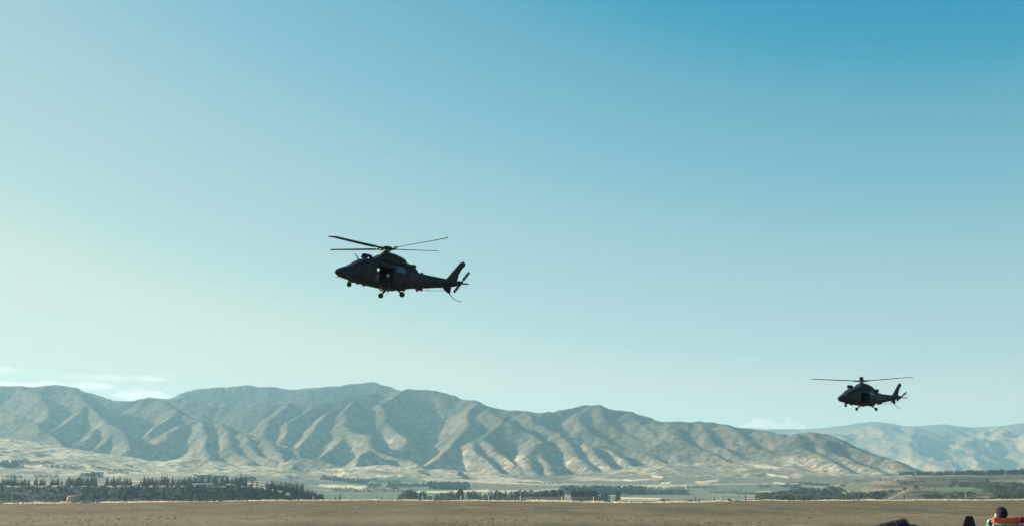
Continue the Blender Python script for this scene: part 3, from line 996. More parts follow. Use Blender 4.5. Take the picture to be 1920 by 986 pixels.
# row behind the middle of the field
spans = [(746, 758, 924, 4), (761, 800, 921, 11), (800, 824, 928, 6), (824, 856, 923, 9), (859, 868, 919, 4), (877, 902, 921, 9), (903, 916, 927, 4), (916, 962, 920, 15), (963, 986, 920, 8), (990, 1011, 921, 8), (1013, 1056, 920, 18), (1072, 1119, 919, 19), (1121, 1142, 925, 7), (1155, 1161, 923, 3)]
items = []
for a, b, vt, n in spans:
    for i in range(n):
        u = a + (b - a) * (i + U(.2, .8)) / n
        items.append((random.choice(['column', 'column', 'fir', 'pine']), u, U(1230, 1290), vt + random.gauss(0, 1.6), U(.8, 1.25)))
plant_row(items, 'dark conifer in the long row behind the middle of the airfield', 'tree', 'conifers in the row behind the airfield')
items = [('fir', 629, 1240, 929, 1.1), ('fir', 638, 1240, 924, 1.2), ('pine', 706, 1240, 929, .7), ('pine', 716, 1240, 930, .8)]
plant_row(items, 'small lone conifer between the plantation and the middle tree row', 'tree', 'lone conifers left of the middle row')
items = [('bush', 1289, 1240, 934.5, .7), ('bush', 1297, 1240, 933, .8), ('fir', 1304, 1240, 930, 1), ('fir', 1311, 1240, 931, .9)]
plant_row(items, 'small dark shrub standing behind the field right of centre', 'shrub', 'small shrubs right of centre')
# windbreak on the edge of the right terrace
items = []
for i in range(84):
    u = 1687 + 250 * (i + U(.2, .8)) / 84
    if any(abs(u - g) < 1.6 for g in (1716, 1750, 1787, 1845, 1884)): continue
    items.append((random.choice(['column', 'column', 'pine']), u, U(2203, 2222), np.interp(u, [1685, 1750, 1850, 1920], [884, 882.5, 880.5, 879]) + random.gauss(0, .7), U(1.6, 2.4)))
plant_row(items, 'dark conifer in the windbreak along the right terrace edge', 'tree', 'windbreak conifers on the right terrace')
# wooded bank at the right edge of the picture
items = []
for i in range(78):
    D = U(1080, 1750)
    t = (D - 1080) / 670
    u = U(1868 - 34 * random.random() - 20 * t, 1960)
    vb = np.interp(D, [1080, 1350, 1700, 1750], [936, 921, 916, 914])
    items.append((random.choice(['broad', 'grey', 'grey', 'bush']), u, D, vb - U(9, 19), U(.9, 1.4)))
plant_row(items, 'bushy tree on the wooded bank at the right edge', 'tree', 'trees on the wooded right bank')
plant_row([('broad', 1718, 1380, 906, .95)], 'tall dark round tree standing alone on the right hand bank', 'tree', None)
plant_row([('bush', 1705, 1375, 915.5, .9)], 'dark bush at the foot of the lone tall tree on the right bank', 'bush', None)
plant_row([('broad', 1851, 1800, 894, .8)], 'dark tree rising above the wooded right bank', 'tree', None)
plant_row([('bush', 1812, 2180, 888, 1.3)], 'round bush in front of the windbreak on the terrace edge', 'bush', None)
# scrub along the river at the foot of the right terrace
items = []
for (u0, v0, u1, v1, D0, D1, hh, n) in [(1432, 929, 1560, 930, 1330, 1330, 6, 22), (1440, 925, 1525, 918, 1500, 1700, 6, 14), (1515, 918, 1625, 912, 1700, 2000, 7, 18), (1600, 912, 1690, 914, 1900, 1800, 6, 14), (1540, 931, 1640, 932, 1250, 1250, 6, 14), (1690, 908, 1730, 902, 1750, 1850, 6, 6), (1735, 930, 1820, 931, 1200, 1200, 6, 10), (1600, 907, 1690, 906, 1990, 1990, 4, 9), (1610, 924, 1700, 926, 1330, 1330, 5, 14), (1640, 920, 1760, 921, 1420, 1420, 4, 16), (1740, 928, 1830, 925, 1280, 1280, 6, 14), (1780, 910, 1840, 906, 1780, 1840, 6, 12), (1730, 900, 1800, 903, 1950, 1900, 4, 12), (1570, 926, 1640, 925, 1450, 1450, 6, 14)]:
    for i in range(n):
        t = (i + random.random()) / n
        v = v0 + (v1 - v0) * t
        items.append((random.choice(['bush', 'broad', 'bush', 'grey']), u0 + (u1 - u0) * t, D0 + (D1 - D0) * t + U(-40, 40), v - hh * U(.6, 1.3), U(1.1, 1.9)))
plant_row(items, 'dark scrub bush on the river flat below the right terrace', 'bush', 'scrub bushes on the right river flat')
# bush at the very edge of the field
x, y = edge_pt(1232.5, 6)
plant('bush', x, y, -.5, 1.2, .85, 'single dark round bush at the airfield edge', 'bush')

# far shelter belts and woods: one mass each stretch, too far to count
def ground_of(uvs):
    """ground points under photo pixels (first hit looking out from 1500 m)"""
    D = np.linspace(1350, 4600, 340)
    out = []
    for u, v in uvs:
        X, Y, Zr = zip(*[pt(u, v, d) for d in D])
        Z, _, _ = hills_z(np.array(X), np.array(Y))
        hit = np.nonzero(Z >= np.array(Zr))[0]
        i = hit[0] if len(hit) else len(D) - 1
        out.append((X[i], Y[i], float(Z[i])))
    return out

def wood(strips, mat, name='woodland', squat=1.0):
    """strips: (u0, v0, u1, v1, height px, rows)"""
    vs, fs = [], []
    for u0, v0, u1, v1, hp, rows in strips:
        g = ground_of([(u0, v0), ((u0 + u1) / 2, (v0 + v1) / 2), (u1, v1)])
        n = max(3, int(abs(u1 - u0) / 2.2))
        for r in range(rows):
            for i in range(n):
                t = (i + random.random()) / n
                a, b, s = (g[0], g[1], t * 2) if t < .5 else (g[1], g[2], t * 2 - 1)
                x, y = a[0] + (b[0] - a[0]) * s, a[1] + (b[1] - a[1]) * s
                y += r * 26 + U(-8, 8)
                z = a[2] + (b[2] - a[2]) * s
                h = hp / F * y * U(.7, 1.15)
                w = h * U(.32, .5) * squat
                for k in range(16):
                    tt = random.random()
                    aa = U(0, 6.28)
                    rr = w * (1 - tt * .75) * U(.4, 1)
                    leaf_quad(vs, fs, Vector((x + math.cos(aa) * rr, y + math.sin(aa) * rr, z + h * tt * .9)), Vector((math.cos(aa), math.sin(aa), U(-.3, 1.2))), h * .13, h * .34)
    if name == 'woodland':
        pass
    o = mesh_obj(name, vs, fs, mat)
    tag(o, kind='stuff')
    return o

wood([(602, 898, 688, 909, 8, 2), (668, 900, 742, 906, 5, 1), (622, 921, 700, 922, 7, 1), (690, 914, 712, 914, 9, 1), (728, 913, 744, 918, 10, 2), (745, 913, 806, 912, 7, 2), (802, 916, 876, 918, 13, 2), (700, 921, 780, 923, 6, 1), (742, 908, 750, 910, 9, 1)], needle_mats[0])
wood([(0, 876, 32, 876, 12, 2), (5, 894, 42, 896, 5, 1), (36, 866, 104, 870, 5, 1), (84, 876, 160, 880, 6, 1), (150, 894, 186, 894, 9, 2), (170, 876, 240, 890, 5, 1), (60, 894, 110, 895, 5, 1), (230, 872, 250, 876, 4, 1), (366, 897, 420, 897, 7, 2), (450, 902, 476, 902, 9, 2), (600, 884, 660, 886, 3, 1)], needle_mats[0])
wood([(1064, 927, 1208, 927, 15, 3), (968, 905, 1052, 908, 4, 1), (860, 892, 876, 898, 8, 2), (1050, 920, 1080, 926, 10, 2), (790, 888, 806, 892, 5, 1), (690, 886, 740, 888, 4, 1)], far_leaf)
wood([(1204, 926, 1290, 926, 12, 2), (1290, 916, 1340, 916, 7, 1), (1160, 930, 1178, 930, 6, 1), (1330, 924, 1392, 924, 6, 1), (1290, 912, 1425, 914, 3, 1)], willow)
wood([(1424, 915, 1432, 915, 8, 1), (1437, 914, 1442, 914, 7, 1), (1470, 914, 1502, 916, 8, 2), (1440, 908, 1480, 912, 3, 1), (1500, 908, 1560, 912, 6, 2), (1380, 926, 1440, 928, 5, 1)], leaf_mats[0])

# undergrowth on the bank below the left terrace
def undergrowth():
    random.seed(31)
    P = np.array([(U(-.475, -.175) * d, d) for d in [U(1130, 1300) for _ in range(1500)]])
    Z, _, _ = hills_z(P[:, 0], P[:, 1])
    vs, fs = [], []
    for (x, y), z in zip(P, Z):
        h = U(1.2, 4.2)
        for k in range(9):
            a = U(0, 6.28)
            leaf_quad(vs, fs, Vector((x + math.cos(a) * h * .4 * random.random(), y + math.sin(a) * h * .4 * random.random(), z + h * random.random() * .7)), Vector((math.cos(a), math.sin(a), U(-.2, 1))), h * .2, h * .45)
    o = mesh_obj('undergrowth', vs, fs, needle_mats[1])
    tag(o, kind='stuff')
undergrowth()

# ---- farm buildings
roof_pale = noise_mat('pale_iron_roof', (.20, .21, .21), (.30, .30, .29), .8, .5, 3)
wall_pale = noise_mat('pale_boards', (.34, .33, .30), (.44, .43, .39), .7, .8, 3)
win_dark = new_mat('window_glass', (.03, .035, .04), .15)
def gable(name, u, D, L, W, Hw, Hr, label, cat, rz=0.0, windows=2):
    x = pt(u, 915, D)[0]
    z = land_z(x, D)
    root = empty(name, (x, D, z - .15), rz)
    l, w = L / 2, W / 2
    vs = [(-l, -w, 0), (l, -w, 0), (l, w, 0), (-l, w, 0), (-l, -w, Hw), (l, -w, Hw), (l, w, Hw), (-l, w, Hw), (-l, 0, Hw + Hr), (l, 0, Hw + Hr)]
    mesh_obj('wall', vs, [(0, 1, 5, 4), (2, 3, 7, 6), (1, 2, 6, 9, 5), (3, 0, 4, 8, 7)], wall_pale, root)
    e, t = .4, .12
    rv = [(-l - e, -w - e, Hw - .15), (l + e, -w - e, Hw - .15), (l + e, 0, Hw + Hr + .12), (-l - e, 0, Hw + Hr + .12), (-l - e, w + e, Hw - .15), (l + e, w + e, Hw - .15)]
    rv += [(a, b, c + t) for a, b, c in rv]
    mesh_obj('roof', rv, [(0, 1, 2, 3), (3, 2, 5, 4), (6, 9, 8, 7), (9, 10, 11, 8), (0, 6, 7, 1), (4, 5, 11, 10), (0, 3, 9, 6), (3, 4, 10, 9), (1, 7, 8, 2), (2, 8, 11, 5)], roof_pale, root)
    MB().box((0, -w - .03, 1.05), (1.4, .08, 2.1)).build('door', win_dark, root)
    for k in range(windows):
        f = MB().box((-l + L * (k + .5) / windows + 1.2, -w - .03, 1.5), (1.3, .08, 1.1)).build('window', wall_pale, root)
        MB().box((-l + L * (k + .5) / windows + 1.2, -w - .08, 1.5), (1.1, .04, .9)).build('pane', win_dark, f)
    tag(root, label, cat)
gable('farm_shed', 381, 1305, 24, 8, 2.4, 1.4, 'long pale roofed shed among the dark conifers on the left terrace', 'shed', .03, 3)
gable('small_shed', 431, 1306, 8, 6, 2.0, 1.0, 'small pale shed right of the long shed among the conifers', 'shed', -.05, 1)
gx, gy, gz = ground_of([(719, 918)])[0]
gable('farmhouse', 716, gy - 30, 11, 8, 3.0, 2.0, 'pale farmhouse among trees on the valley floor', 'house', .2, 3)
gable('barn', 726, gy - 10, 8, 6, 2.6, 1.6, 'small pale barn to the right of the farmhouse', 'barn', -.15, 1)
# pale square pillar at the foot of the wooded bank
x = pt(1812, 930, 1060)[0]
z = land_z(x, 1060)
ph = pt(1812, 921.5, 1060)[2] - z
pil = MB().box((0, 0, ph / 2), (1.2, 1.2, ph)).build('pillar', noise_mat('pale_concrete', (.12, .13, .115), (.19, .19, .17), .6, .9, 4), None, bevel=.06)
pil.location = (x, 1060, z)
MB().box((0, 0, ph + .1), (1.4, 1.4, .2)).build('cap', pil.data.materials[0], pil)
tag(pil, 'pale square concrete pillar below the wooded right bank', 'pillar')
# ------------------------------------------------------------------ helicopters
paint = noise_mat('dark_grey_paint', (.012, .0115, .020), (.020, .019, .030), 2.2, .5, 5, .12, 14, spec=.22)
paint_dark = noise_mat('worn_black_paint', (.013, .0125, .018), (.022, .021, .029), 3.0, .55, 5, .1)
blade_mat = noise_mat('rotor_blade_paint', (.018, .018, .022), (.034, .034, .040), 2.5, .5, 4)
rubber = noise_mat('tyre_rubber', (.012, .012, .012), (.024, .022, .022), 8, .85, 4)
metal = noise_mat('strut_metal', (.05, .05, .055), (.10, .10, .105), 6, .45, 4, metallic=.6)
glass = new_mat('tinted_glass', (.050, .085, .095), .08, 0, 1.0)
cabin_mat = noise_mat('cabin_lining', (.016, .014, .016), (.030, .027, .027), 4, .9, 4)
red_lamp = new_mat('red_lamp', (.5, .02, .02), .3)
_b = red_lamp.node_tree.nodes['Principled BSDF']
_b.inputs['Emission Color'].default_value = (1, .12, .10, 1)
_b.inputs['Emission Strength'].default_value = 1.0

def band_mat():
    """tail rotor paint: dark blade with two pale bands across it"""
    m = new_mat('banded_blade', (.03, .03, .035), .5)
    nt = m.node_tree
    b = nt.nodes['Principled BSDF']
    tc = nt.nodes.new('ShaderNodeTexCoord')
    sp = nt.nodes.new('ShaderNodeSeparateXYZ')
    ab = nt.nodes.new('ShaderNodeMath'); ab.operation = 'ABSOLUTE'
    md = nt.nodes.new('ShaderNodeMath'); md.operation = 'PINGPONG'; md.inputs[1].default_value = .16
    gt = nt.nodes.new('ShaderNodeMath'); gt.operation = 'GREATER_THAN'; gt.inputs[1].default_value = .10
    mx = nt.nodes.new('ShaderNodeMixRGB'); mx.inputs[1].default_value = (.03, .03, .035, 1); mx.inputs[2].default_value = (.24, .24, .23, 1)
    nt.links.new(tc.outputs['Object'], sp.inputs[0])
    nt.links.new(sp.outputs[0], ab.inputs[0])
    nt.links.new(ab.outputs[0], md.inputs[0])
    nt.links.new(md.outputs[0], gt.inputs[0])
    nt.links.new(gt.outputs[0], mx.inputs[0])
    nt.links.new(mx.outputs[0], b.inputs['Base Color'])
    return m
banded = band_mat()

# hull stations: x, z bottom, z top, half width, squareness
HULL = np.array([
    (3.68, .97, 1.05, .07, 2.2), (3.52, .87, 1.18, .26, 2.3), (3.2, .74, 1.36, .46, 2.5), (2.8, .71, 1.55, .61, 2.7), (2.45, .69, 1.83, .69, 2.8),
    (2.1, .65, 2.11, .75, 2.9), (1.8, .61, 2.25, .78, 3.0), (1.4, .61, 2.34, .80, 3.2), (1.0, .60, 2.40, .81, 3.3), (.6, .60, 2.42, .81, 3.4), (-.2, .61, 2.42, .81, 3.4),
    (-1.0, .70, 2.42, .80, 3.3), (-1.6, .82, 2.42, .75, 3.0), (-2.1, .98, 2.40, .65, 2.7), (-2.6, 1.12, 2.30, .52, 2.5), (-2.95, 1.2, 2.25, .44, 2.4),
    (-3.6, 1.34, 2.26, .36, 2.3), (-4.2, 1.49, 2.28, .30, 2.2), (-5.3, 1.76, 2.33, .20, 2.1), (-6.05, 1.95, 2.37, .13, 2.0), (-6.35, 2.08, 2.36, .06, 2.0)])

def hull_pt(x, a, off=0.0):
    """point on the hull at station x and angle a (0 = port side, 90 = top)"""
    xs = -HULL[:, 0]
    zb, zt, w, n = (float(np.interp(-x, xs, HULL[:, i])) for i in (1, 2, 3, 4))
    zc, h = zb + (zt - zb) * .47, (zt - zb)
    ca, sa = math.cos(R(a)), math.sin(R(a))
    e = 2 / n
    y = math.copysign(abs(ca) ** e, ca) * (w + off)
    hh = (zt - zc if sa > 0 else zc - zb) + off
    z = zc + math.copysign(abs(sa) ** e, sa) * hh
    if z > zc:                                    # sides lean in towards the roof
        y *= 1 - .16 * ((z - zc) / (zt - zc + 1e-6)) ** 2
    return (x, y, z)

def patch(x0, x1, a0, a1, off, nx=8, na=8, thick=.0):
    """panel lying on the hull, standing proud by off"""
    vs = [hull_pt(x0 + (x1 - x0) * i / nx, a0 + (a1 - a0) * j / na, off) for i in range(nx + 1) for j in range(na + 1)]
    fs = [(i * (na + 1) + j, i * (na + 1) + j + 1, (i + 1) * (na + 1) + j + 1, (i + 1) * (na + 1) + j) for i in range(nx) for j in range(na)]
    n = len(vs)
    vs += [hull_pt(x0 + (x1 - x0) * i / nx, a0 + (a1 - a0) * j / na, off - .02 - thick) for i in range(nx + 1) for j in range(na + 1)]
    ring = [j for j in range(na + 1)] + [i * (na + 1) + na for i in range(1, nx + 1)] + [nx * (na + 1) + j for j in range(na - 1, -1, -1)] + [i * (na + 1) for i in range(nx - 1, 0, -1)]
    fs += [(a, b, b + n, a + n) for a, b in zip(ring, ring[1:] + ring[:1])]
    return vs, fs

def loft(stations, seg=28, caps=True):
    """closed skin over (x, zb, zt, half width, squareness)"""
    vs, fs = [], []
    for x, zb, zt, w, n in stations:
        zc, h, e = (zb + zt) / 2, (zt - zb) / 2, 2 / n
        for k in range(seg):
            a = 2 * math.pi * k / seg
            ca, sa = math.cos(a), math.sin(a)
            vs.append((x, math.copysign(abs(ca) ** e, ca) * w, zc + math.copysign(abs(sa) ** e, sa) * h))
    m = len(stations)
    for i in range(m - 1):
        for k in range(seg):
            fs.append((i * seg + k, i * seg + (k + 1) % seg, (i + 1) * seg + (k + 1) % seg, (i + 1) * seg + k))
    if caps:
        fs += [tuple(range(seg)), tuple(range((m - 1) * seg + seg - 1, (m - 1) * seg - 1, -1))]
    return vs, fs

def slab(outline, y0, t0, t1=None, ybase=None):
    """flat surface in the x-z plane with thickness: outline (x, z), half thickness t"""
    n = len(outline)
    vs = [(x, y0 - t0, z) for x, z in outline] + [(x, y0 + t0, z) for x, z in outline]
    fs = [tuple(range(n)), tuple(range(2 * n - 1, n - 1, -1))] + [(k, n + k, n + (k + 1) % n, (k + 1) % n) for k in range(n)]
    return vs, fs

DOOR_X, DOOR_Z = (-.36, 1.00), (.92, 1.98)
WIN_X, WIN_Z = (-.16, .26), (1.42, 2.02)

def helicopter(loc, rot, rotor_n, rotor_az, label, tail_az, lamp):
    root = empty('helicopter', loc)
    root.rotation_euler = rot
    # --- fuselage with its open cabin doorway (port) and far side window opening
    xs = sorted(set([round(float(v), 3) for v in np.concatenate([np.linspace(3.68, 3.2, 6), np.linspace(3.2, 1.0, 16), np.linspace(1.0, -.6, 18), np.linspace(-.6, -3, 16), np.linspace(-3, -6.35, 14)])] + list(DOOR_X) + list(WIN_X)), reverse=True)
    na = 88
    vs = [hull_pt(x, 360 * k / na) for x in xs for k in range(na)]
    fs = []
    for i in range(len(xs) - 1):
        for k in range(na):
            q = (i * na + k, i * na + (k + 1) % na, (i + 1) * na + (k + 1) % na, (i + 1) * na + k)
            cx = sum(vs[j][0] for j in q) / 4; cy = sum(vs[j][1] for j in q) / 4; cz = sum(vs[j][2] for j in q) / 4
            if DOOR_X[0] < cx < DOOR_X[1] and cy > .3 and DOOR_Z[0] < cz < DOOR_Z[1]: continue
            if lamp and WIN_X[0] < cx < WIN_X[1] and cy < -.3 and WIN_Z[0] < cz < WIN_Z[1]: continue
            fs.append(q)
    fs += [tuple(range(na - 1, -1, -1)), tuple(range((len(xs) - 1) * na, len(xs) * na))]
    fus = mesh_obj('fuselage', vs, fs, paint, root, True)
    sol = fus.modifiers.new('skin', 'SOLIDIFY'); sol.thickness = .035; sol.offset = -1
    # window opening: crossbar
    yb = hull_pt(.05, 168)[1]
    if lamp:
        MB().box((.05, -.745, 1.70), (.44, .03, .035)).build('window_bar', paint_dark, fus)
    # cabin
    MB().box((.2, 0, .70), (2.2, 1.44, .05)).build('cabin_floor', cabin_mat, root)
    MB().box((-.95, 0, 1.5), (.05, 1.3, 1.5)).build('bulkhead', cabin_mat, root)
    for yy in (-.42, .0, .42):
        s = MB().box((-.66, yy, 1.05), (.42, .38, .08)).box((-.86, yy, 1.42), (.08, .38, .72)).build('seat', cabin_mat, root, bevel=.02)
        MB().box((-.66, yy, .86), (.05, .3, .30)).build('leg', metal, s)
    for yy in (-.4, .4):
        s = MB().box((1.72, yy, 1.05), (.44, .42, .1)).box((1.48, yy, 1.45), (.1, .42, .78)).build('seat', cabin_mat, root, bevel=.02)
        MB().box((1.72, yy, .86), (.06, .3, .30)).build('leg', metal, s)
    # sliding door pushed back along the port side
    dr = mesh_obj('sliding_door', *patch(-1.52, -.42, -52, 56, .055, 10, 12), paint, root, True)
    mesh_obj('pane', *patch(-1.36, -.62, 10, 40, .066, 6, 6), glass, dr, True)
    MB().tube([hull_pt(-.6, -6, .09), hull_pt(-.6, -6, .12), hull_pt(-.78, -6, .12), hull_pt(-.78, -6, .09)], .014, 6).build('handle', metal, dr)
    MB().tube([hull_pt(x, 60, .03) for x in np.linspace(.8, -1.6, 10)], .018, 6).build('door_rail', paint_dark, root)
    # frame round the doorway
    fr = MB()
    for x in DOOR_X:
        fr.tube([hull_pt(x, a, .012) for a in np.linspace(-48, 52, 12)], .022, 6)
    fr.tube([hull_pt(x, -48, .012) for x in np.linspace(*DOOR_X, 6)], .022, 6)
    fr.tube([hull_pt(x, 52, .012) for x in np.linspace(*DOOR_X, 6)], .022, 6)
    fr.build('door_frame', paint_dark, root)
    # glazing
    for a0, a1 in ((48, 86), (94, 132)):
        mesh_obj('windscreen', *patch(2.92, 2.02, a0, a1, .012, 10, 8), glass, root, True)
    for s in (0, 1):
        f = (lambda a: a) if s == 0 else (lambda a: 180 - a)
        d = mesh_obj('cockpit_door', *patch(2.42, 1.24, f(-50), f(58), .010, 12, 12), paint, root, True)
        mesh_obj('pane', *patch(2.26, 1.62, f(6), f(42), .020, 8, 6), glass, d, True)
        mesh_obj('pane', *patch(1.54, 1.30, f(8), f(44), .020, 6, 6), glass, d, True)
        mesh_obj('chin_window', *patch(3.36, 2.95, f(-44), f(-12), .010, 6, 6), glass, root, True)
    mesh_obj('roof_window', *patch(1.86, 1.42, 62, 84, .010, 5, 5), glass, root, True)
    mesh_obj('roof_window', *patch(1.86, 1.42, 96, 118, .010, 5, 5), glass, root, True)
    mesh_obj('access_panel', *patch(3.05, 2.6, 8, 30, .008, 5, 5), paint_dark, root, True)
    mesh_obj('access_panel', *patch(-1.75, -2.25, -20, 20, .008, 5, 5), paint_dark, root, True)
    # --- engine deck
    cow = mesh_obj('engine_cowling', *loft([(1.06, 2.30, 2.40, .36, 2.4), (.90, 2.28, 2.54, .46, 2.4), (.70, 2.26, 2.70, .52, 2.5), (.36, 2.25, 3.00, .56, 2.4), (.12, 2.25, 3.10, .58, 2.4), (-.11, 2.25, 3.14, .59, 2.4), (-.62, 2.25, 3.12, .60, 2.5), (-1.07, 2.25, 3.04, .60, 2.5), (-1.36, 2.25, 2.95, .58, 2.6), (-1.44, 2.25, 2.92, .56, 2.6)], 32), paint, root, True)
    MB().box((.52, 0, 2.83), (.03, .5, .10)).build('intake', paint_dark, cow)
    for yy in (-.585, .585):
        for k in range(3):
            MB().box((-.25 - k * .3, yy, 2.62), (.18, .03, .16)).build('intake_grille', paint_dark, cow, bevel=.008)
    aft = mesh_obj('exhaust_fairing', *loft([(-1.40, 2.2, 2.76, .54, 2.6), (-1.7, 2.2, 2.74, .53, 2.6), (-1.95, 2.2, 2.69, .50, 2.6), (-2.03, 2.18, 2.56, .47, 2.5), (-2.3, 2.15, 2.54, .42, 2.4), (-2.52, 2.12, 2.50, .36, 2.3), (-2.75, 2.1, 2.32, .26, 2.2), (-2.92, 2.1, 2.26, .16, 2.0)], 28), paint, root, True)
    for yy in (-.40, .40):
        vs_, fs_ = prism((-1.86, yy, 2.52), (-2.26, yy * 1.2, 2.55), .13, .15, 16, False)
        ex = mesh_obj('exhaust_pipe', vs_, fs_, paint_dark, root, True)
        so = ex.modifiers.new('wall', 'SOLIDIFY'); so.thickness = .015
    # --- main rotor: mast, hub, four blades
    Mw = root.rotation_euler.to_matrix()
    zax = Vector(rotor_n).normalized()
    xax = Vector((math.cos(rotor_az), math.sin(rotor_az), 0)); xax = (xax - zax * xax.dot(zax)).normalized()
    Rw = Matrix((xax, zax.cross(xax), zax)).transposed()
    MB().tube([(0, 0, 3.0), (0, 0, 3.30)], [.11, .08], 14).tube([(0, 0, 3.12), (0, 0, 3.17)], [.2, .2], 14).build('rotor_mast', metal, root)
    hub = MB().tube([(0, 0, -.10), (0, 0, .08)], [.20, .17], 16)
    hub.tube([(0, 0, .08), (0, 0, .15), (0, 0, .20)], [.30, .30, .14], 20)
    hub.tube([(0, 0, -.20), (0, 0, -.15)], [.30, .30], 20)
    for k_ in range(4):
        ca_, sa_ = math.cos(k_ * math.pi / 2 + .45), math.sin(k_ * math.pi / 2 + .45)
        hub.tube([(ca_ * .27, sa_ * .27, -.18), (ca_ * .36, sa_ * .36, .02)], .028, 6)
    hub = hub.build('rotor_hub', metal, root)
    hub.matrix_local = Matrix.Translation((0, 0, 3.35)) @ (Mw.inverted() @ Rw).to_4x4()
    bm = None
    cone = R(3.2)
    for k in range(4):
        if bm is None:
            mb = MB()
            prof = [(.20, .0), (.14, .024), (.0, .028), (-.12, .015), (-.20, .0), (-.12, -.010), (.0, -.016), (.14, -.016)]
            st = []
            for r_ in np.concatenate([np.linspace(.95, 5.1, 12), np.linspace(5.2, 5.5, 4)]):
                c = 1.0 if r_ > 1.35 else .55 + .45 * (r_ - .95) / .4
                sweep = -max(0, r_ - 5.1) * .45
                cc = c * (1 - max(0, r_ - 5.1) * 1.1)
                tw = R(15 - 1.5 * r_)
                droop = r_ * math.tan(cone) + .004 * r_ * r_ * .4
                st.append([(r_, (py * cc + sweep) * math.cos(tw) - pz * math.sin(tw), droop + (py * cc + sweep) * math.sin(tw) + pz * math.cos(tw)) for py, pz in prof])
            vs_ = [v for s_ in st for v in s_]
            n_ = len(prof)
            fs_ = [(i * n_ + j, i * n_ + (j + 1) % n_, (i + 1) * n_ + (j + 1) % n_, (i + 1) * n_ + j) for i in range(len(st) - 1) for j in range(n_)]
            fs_ += [tuple(range(n_ - 1, -1, -1)), tuple(range((len(st) - 1) * n_, len(st) * n_))]
            mb.add((vs_, fs_))
            mb.tube([(.16, 0, .0), (.55, 0, .03), (1.02, 0, .065)], [.075, .085, .05], 10)
            mb.tube([(.50, .14, -.10), (.50, .12, .02)], .025, 6)
            mb.box((.36, .16, .0), (.22, .05, .10))
            b = mb.build('rotor_blade', blade_mat, hub, True)
            bm = b.data
        else:
            b = bpy.data.objects.new('rotor_blade', bm)
            COL.objects.link(b); b.parent = hub
        b.rotation_euler = (0, 0, k * math.pi / 2)
    # --- tail
    fin = mesh_obj('tail_fin', *slab([(-5.30, 2.28), (-5.62, 2.72), (-6.38, 3.78), (-6.46, 3.83), (-6.72, 3.84), (-6.78, 3.76), (-6.77, 3.58), (-6.60, 3.42), (-6.48, 3.22), (-6.33, 2.85), (-6.28, 2.5), (-6.22, 2.2)], 0, .07), paint, root)
    MB().box((-6.62, 0, 3.88), (.08, .06, .09)).build('tail_lamp', glass, fin)
    mesh_obj('ventral_fin', *slab([(-5.02, 1.74), (-5.60, 1.40), (-5.80, 1.37), (-5.84, 1.5), (-5.84, 1.96), (-5.3, 1.9)], 0, .045), paint, root)
    for s in (1, -1):
        pl = [(-5.52, .12), (-6.16, .12), (-6.46, 1.30), (-6.20, 1.36)]
        vs_ = [(x, s * y, 2.10 + .02 * y) for x, y in pl] + [(x, s * y, 2.16 + .02 * y) for x, y in pl]
        mesh_obj('stabiliser', vs_, [(0, 1, 2, 3), (7, 6, 5, 4), (0, 4, 5, 1), (1, 5, 6, 2), (2, 6, 7, 3), (3, 7, 4, 0)], paint, root)
    MB().tube([(-5.78, 0, 1.40), (-5.95, 0, 1.24), (-6.2, 0, 1.10), (-6.5, 0, 1.02), (-6.92, 0, 1.0)], [.03, .028, .026, .024, .022], 8).build('tail_skid', paint_dark, root, True)
    MB().tube([(-6.36, .05, 2.32), (-6.38, .46, 2.32)], [.11, .07], 12).build('tail_gearbox', paint_dark, root)
    th = MB().tube([(0, -.05, 0), (0, .06, 0)], [.09, .07], 12).build('tail_rotor_hub', metal, root)
    th.location = (-6.39, .46, 2.32)
    th.rotation_euler = (0, tail_az, 0)
    tb = None
    for k in range(2):
        if tb is None:
            pl = [(.10, .04), (.28, .10), (.97, .10), (1.0, .06), (1.0, -.08), (.97, -.11), (.28, -.11), (.10, -.04)]
            tb_o = mesh_obj('tail_rotor_blade', *slab(pl, 0, .014), banded, th)
            tb = tb_o.data
        else:
            tb_o = bpy.data.objects.new('tail_rotor_blade', tb)
            COL.objects.link(tb_o); tb_o.parent = th
        tb_o.rotation_euler = (0, math.pi * k, 0)
    # --- landing gear
    def wheel(name, c, r_, w_, parent):
        t = MB().tube([(0, -w_ / 2, 0), (0, -w_ * .36, 0), (0, w_ * .36, 0), (0, w_ / 2, 0)], [r_ * .80, r_, r_, r_ * .80], 20).build('tyre', rubber, parent, True)
        t.location = c
        MB().tube([(0, -w_ * .53, 0), (0, w_ * .53, 0)], [r_ * .5, r_ * .5], 14).build('rim', metal, t)
        return t
    for s in (1, -1):
        g = MB().tube([(-.95, s * .70, .74), (-.95, s * .98, .56), (-.95, s * 1.26, .34)], [.075, .055, .045], 10)
        g.tube([(-.62, s * .66, .74), (-.93, s * 1.12, .44)], .03, 8)
        g = g.build('landing_gear', paint_dark, root, True)
        wheel('wheel', (-.95, s * 1.36, .31), .19, .15, g)
        mesh_obj('sponson', *[[(x, y + s * .60, z) for x, y, z in loft([(-.45, .68, .80, .04, 2), (-.6, .62, .86, .10, 2.2), (-.95, .60, .90, .13, 2.2), (-1.3, .66, .92, .10, 2.2), (-1.6, .76, .92, .04, 2)], 14)[0]], loft([(0, 0, 1, 1, 2)] * 5, 14)[1]], paint, root, True)
    g = MB().tube([(2.42, 0, .74), (2.44, 0, .58), (2.47, 0, .40)], [.06, .05, .04], 10).tube([(2.2, 0, .68), (2.44, 0, .50)], .025, 8)
    g.tube([(2.47, -.09, .36), (2.47, .09, .36)], .03, 8)
    g = g.build('nose_gear', paint_dark, root, True)
    wheel('wheel', (2.47, 0, .36), .17, .12, g)
    for s in (1, -1):
        MB().box((2.3, s * .13, .62), (.5, .015, .16)).build('gear_door', paint, root)
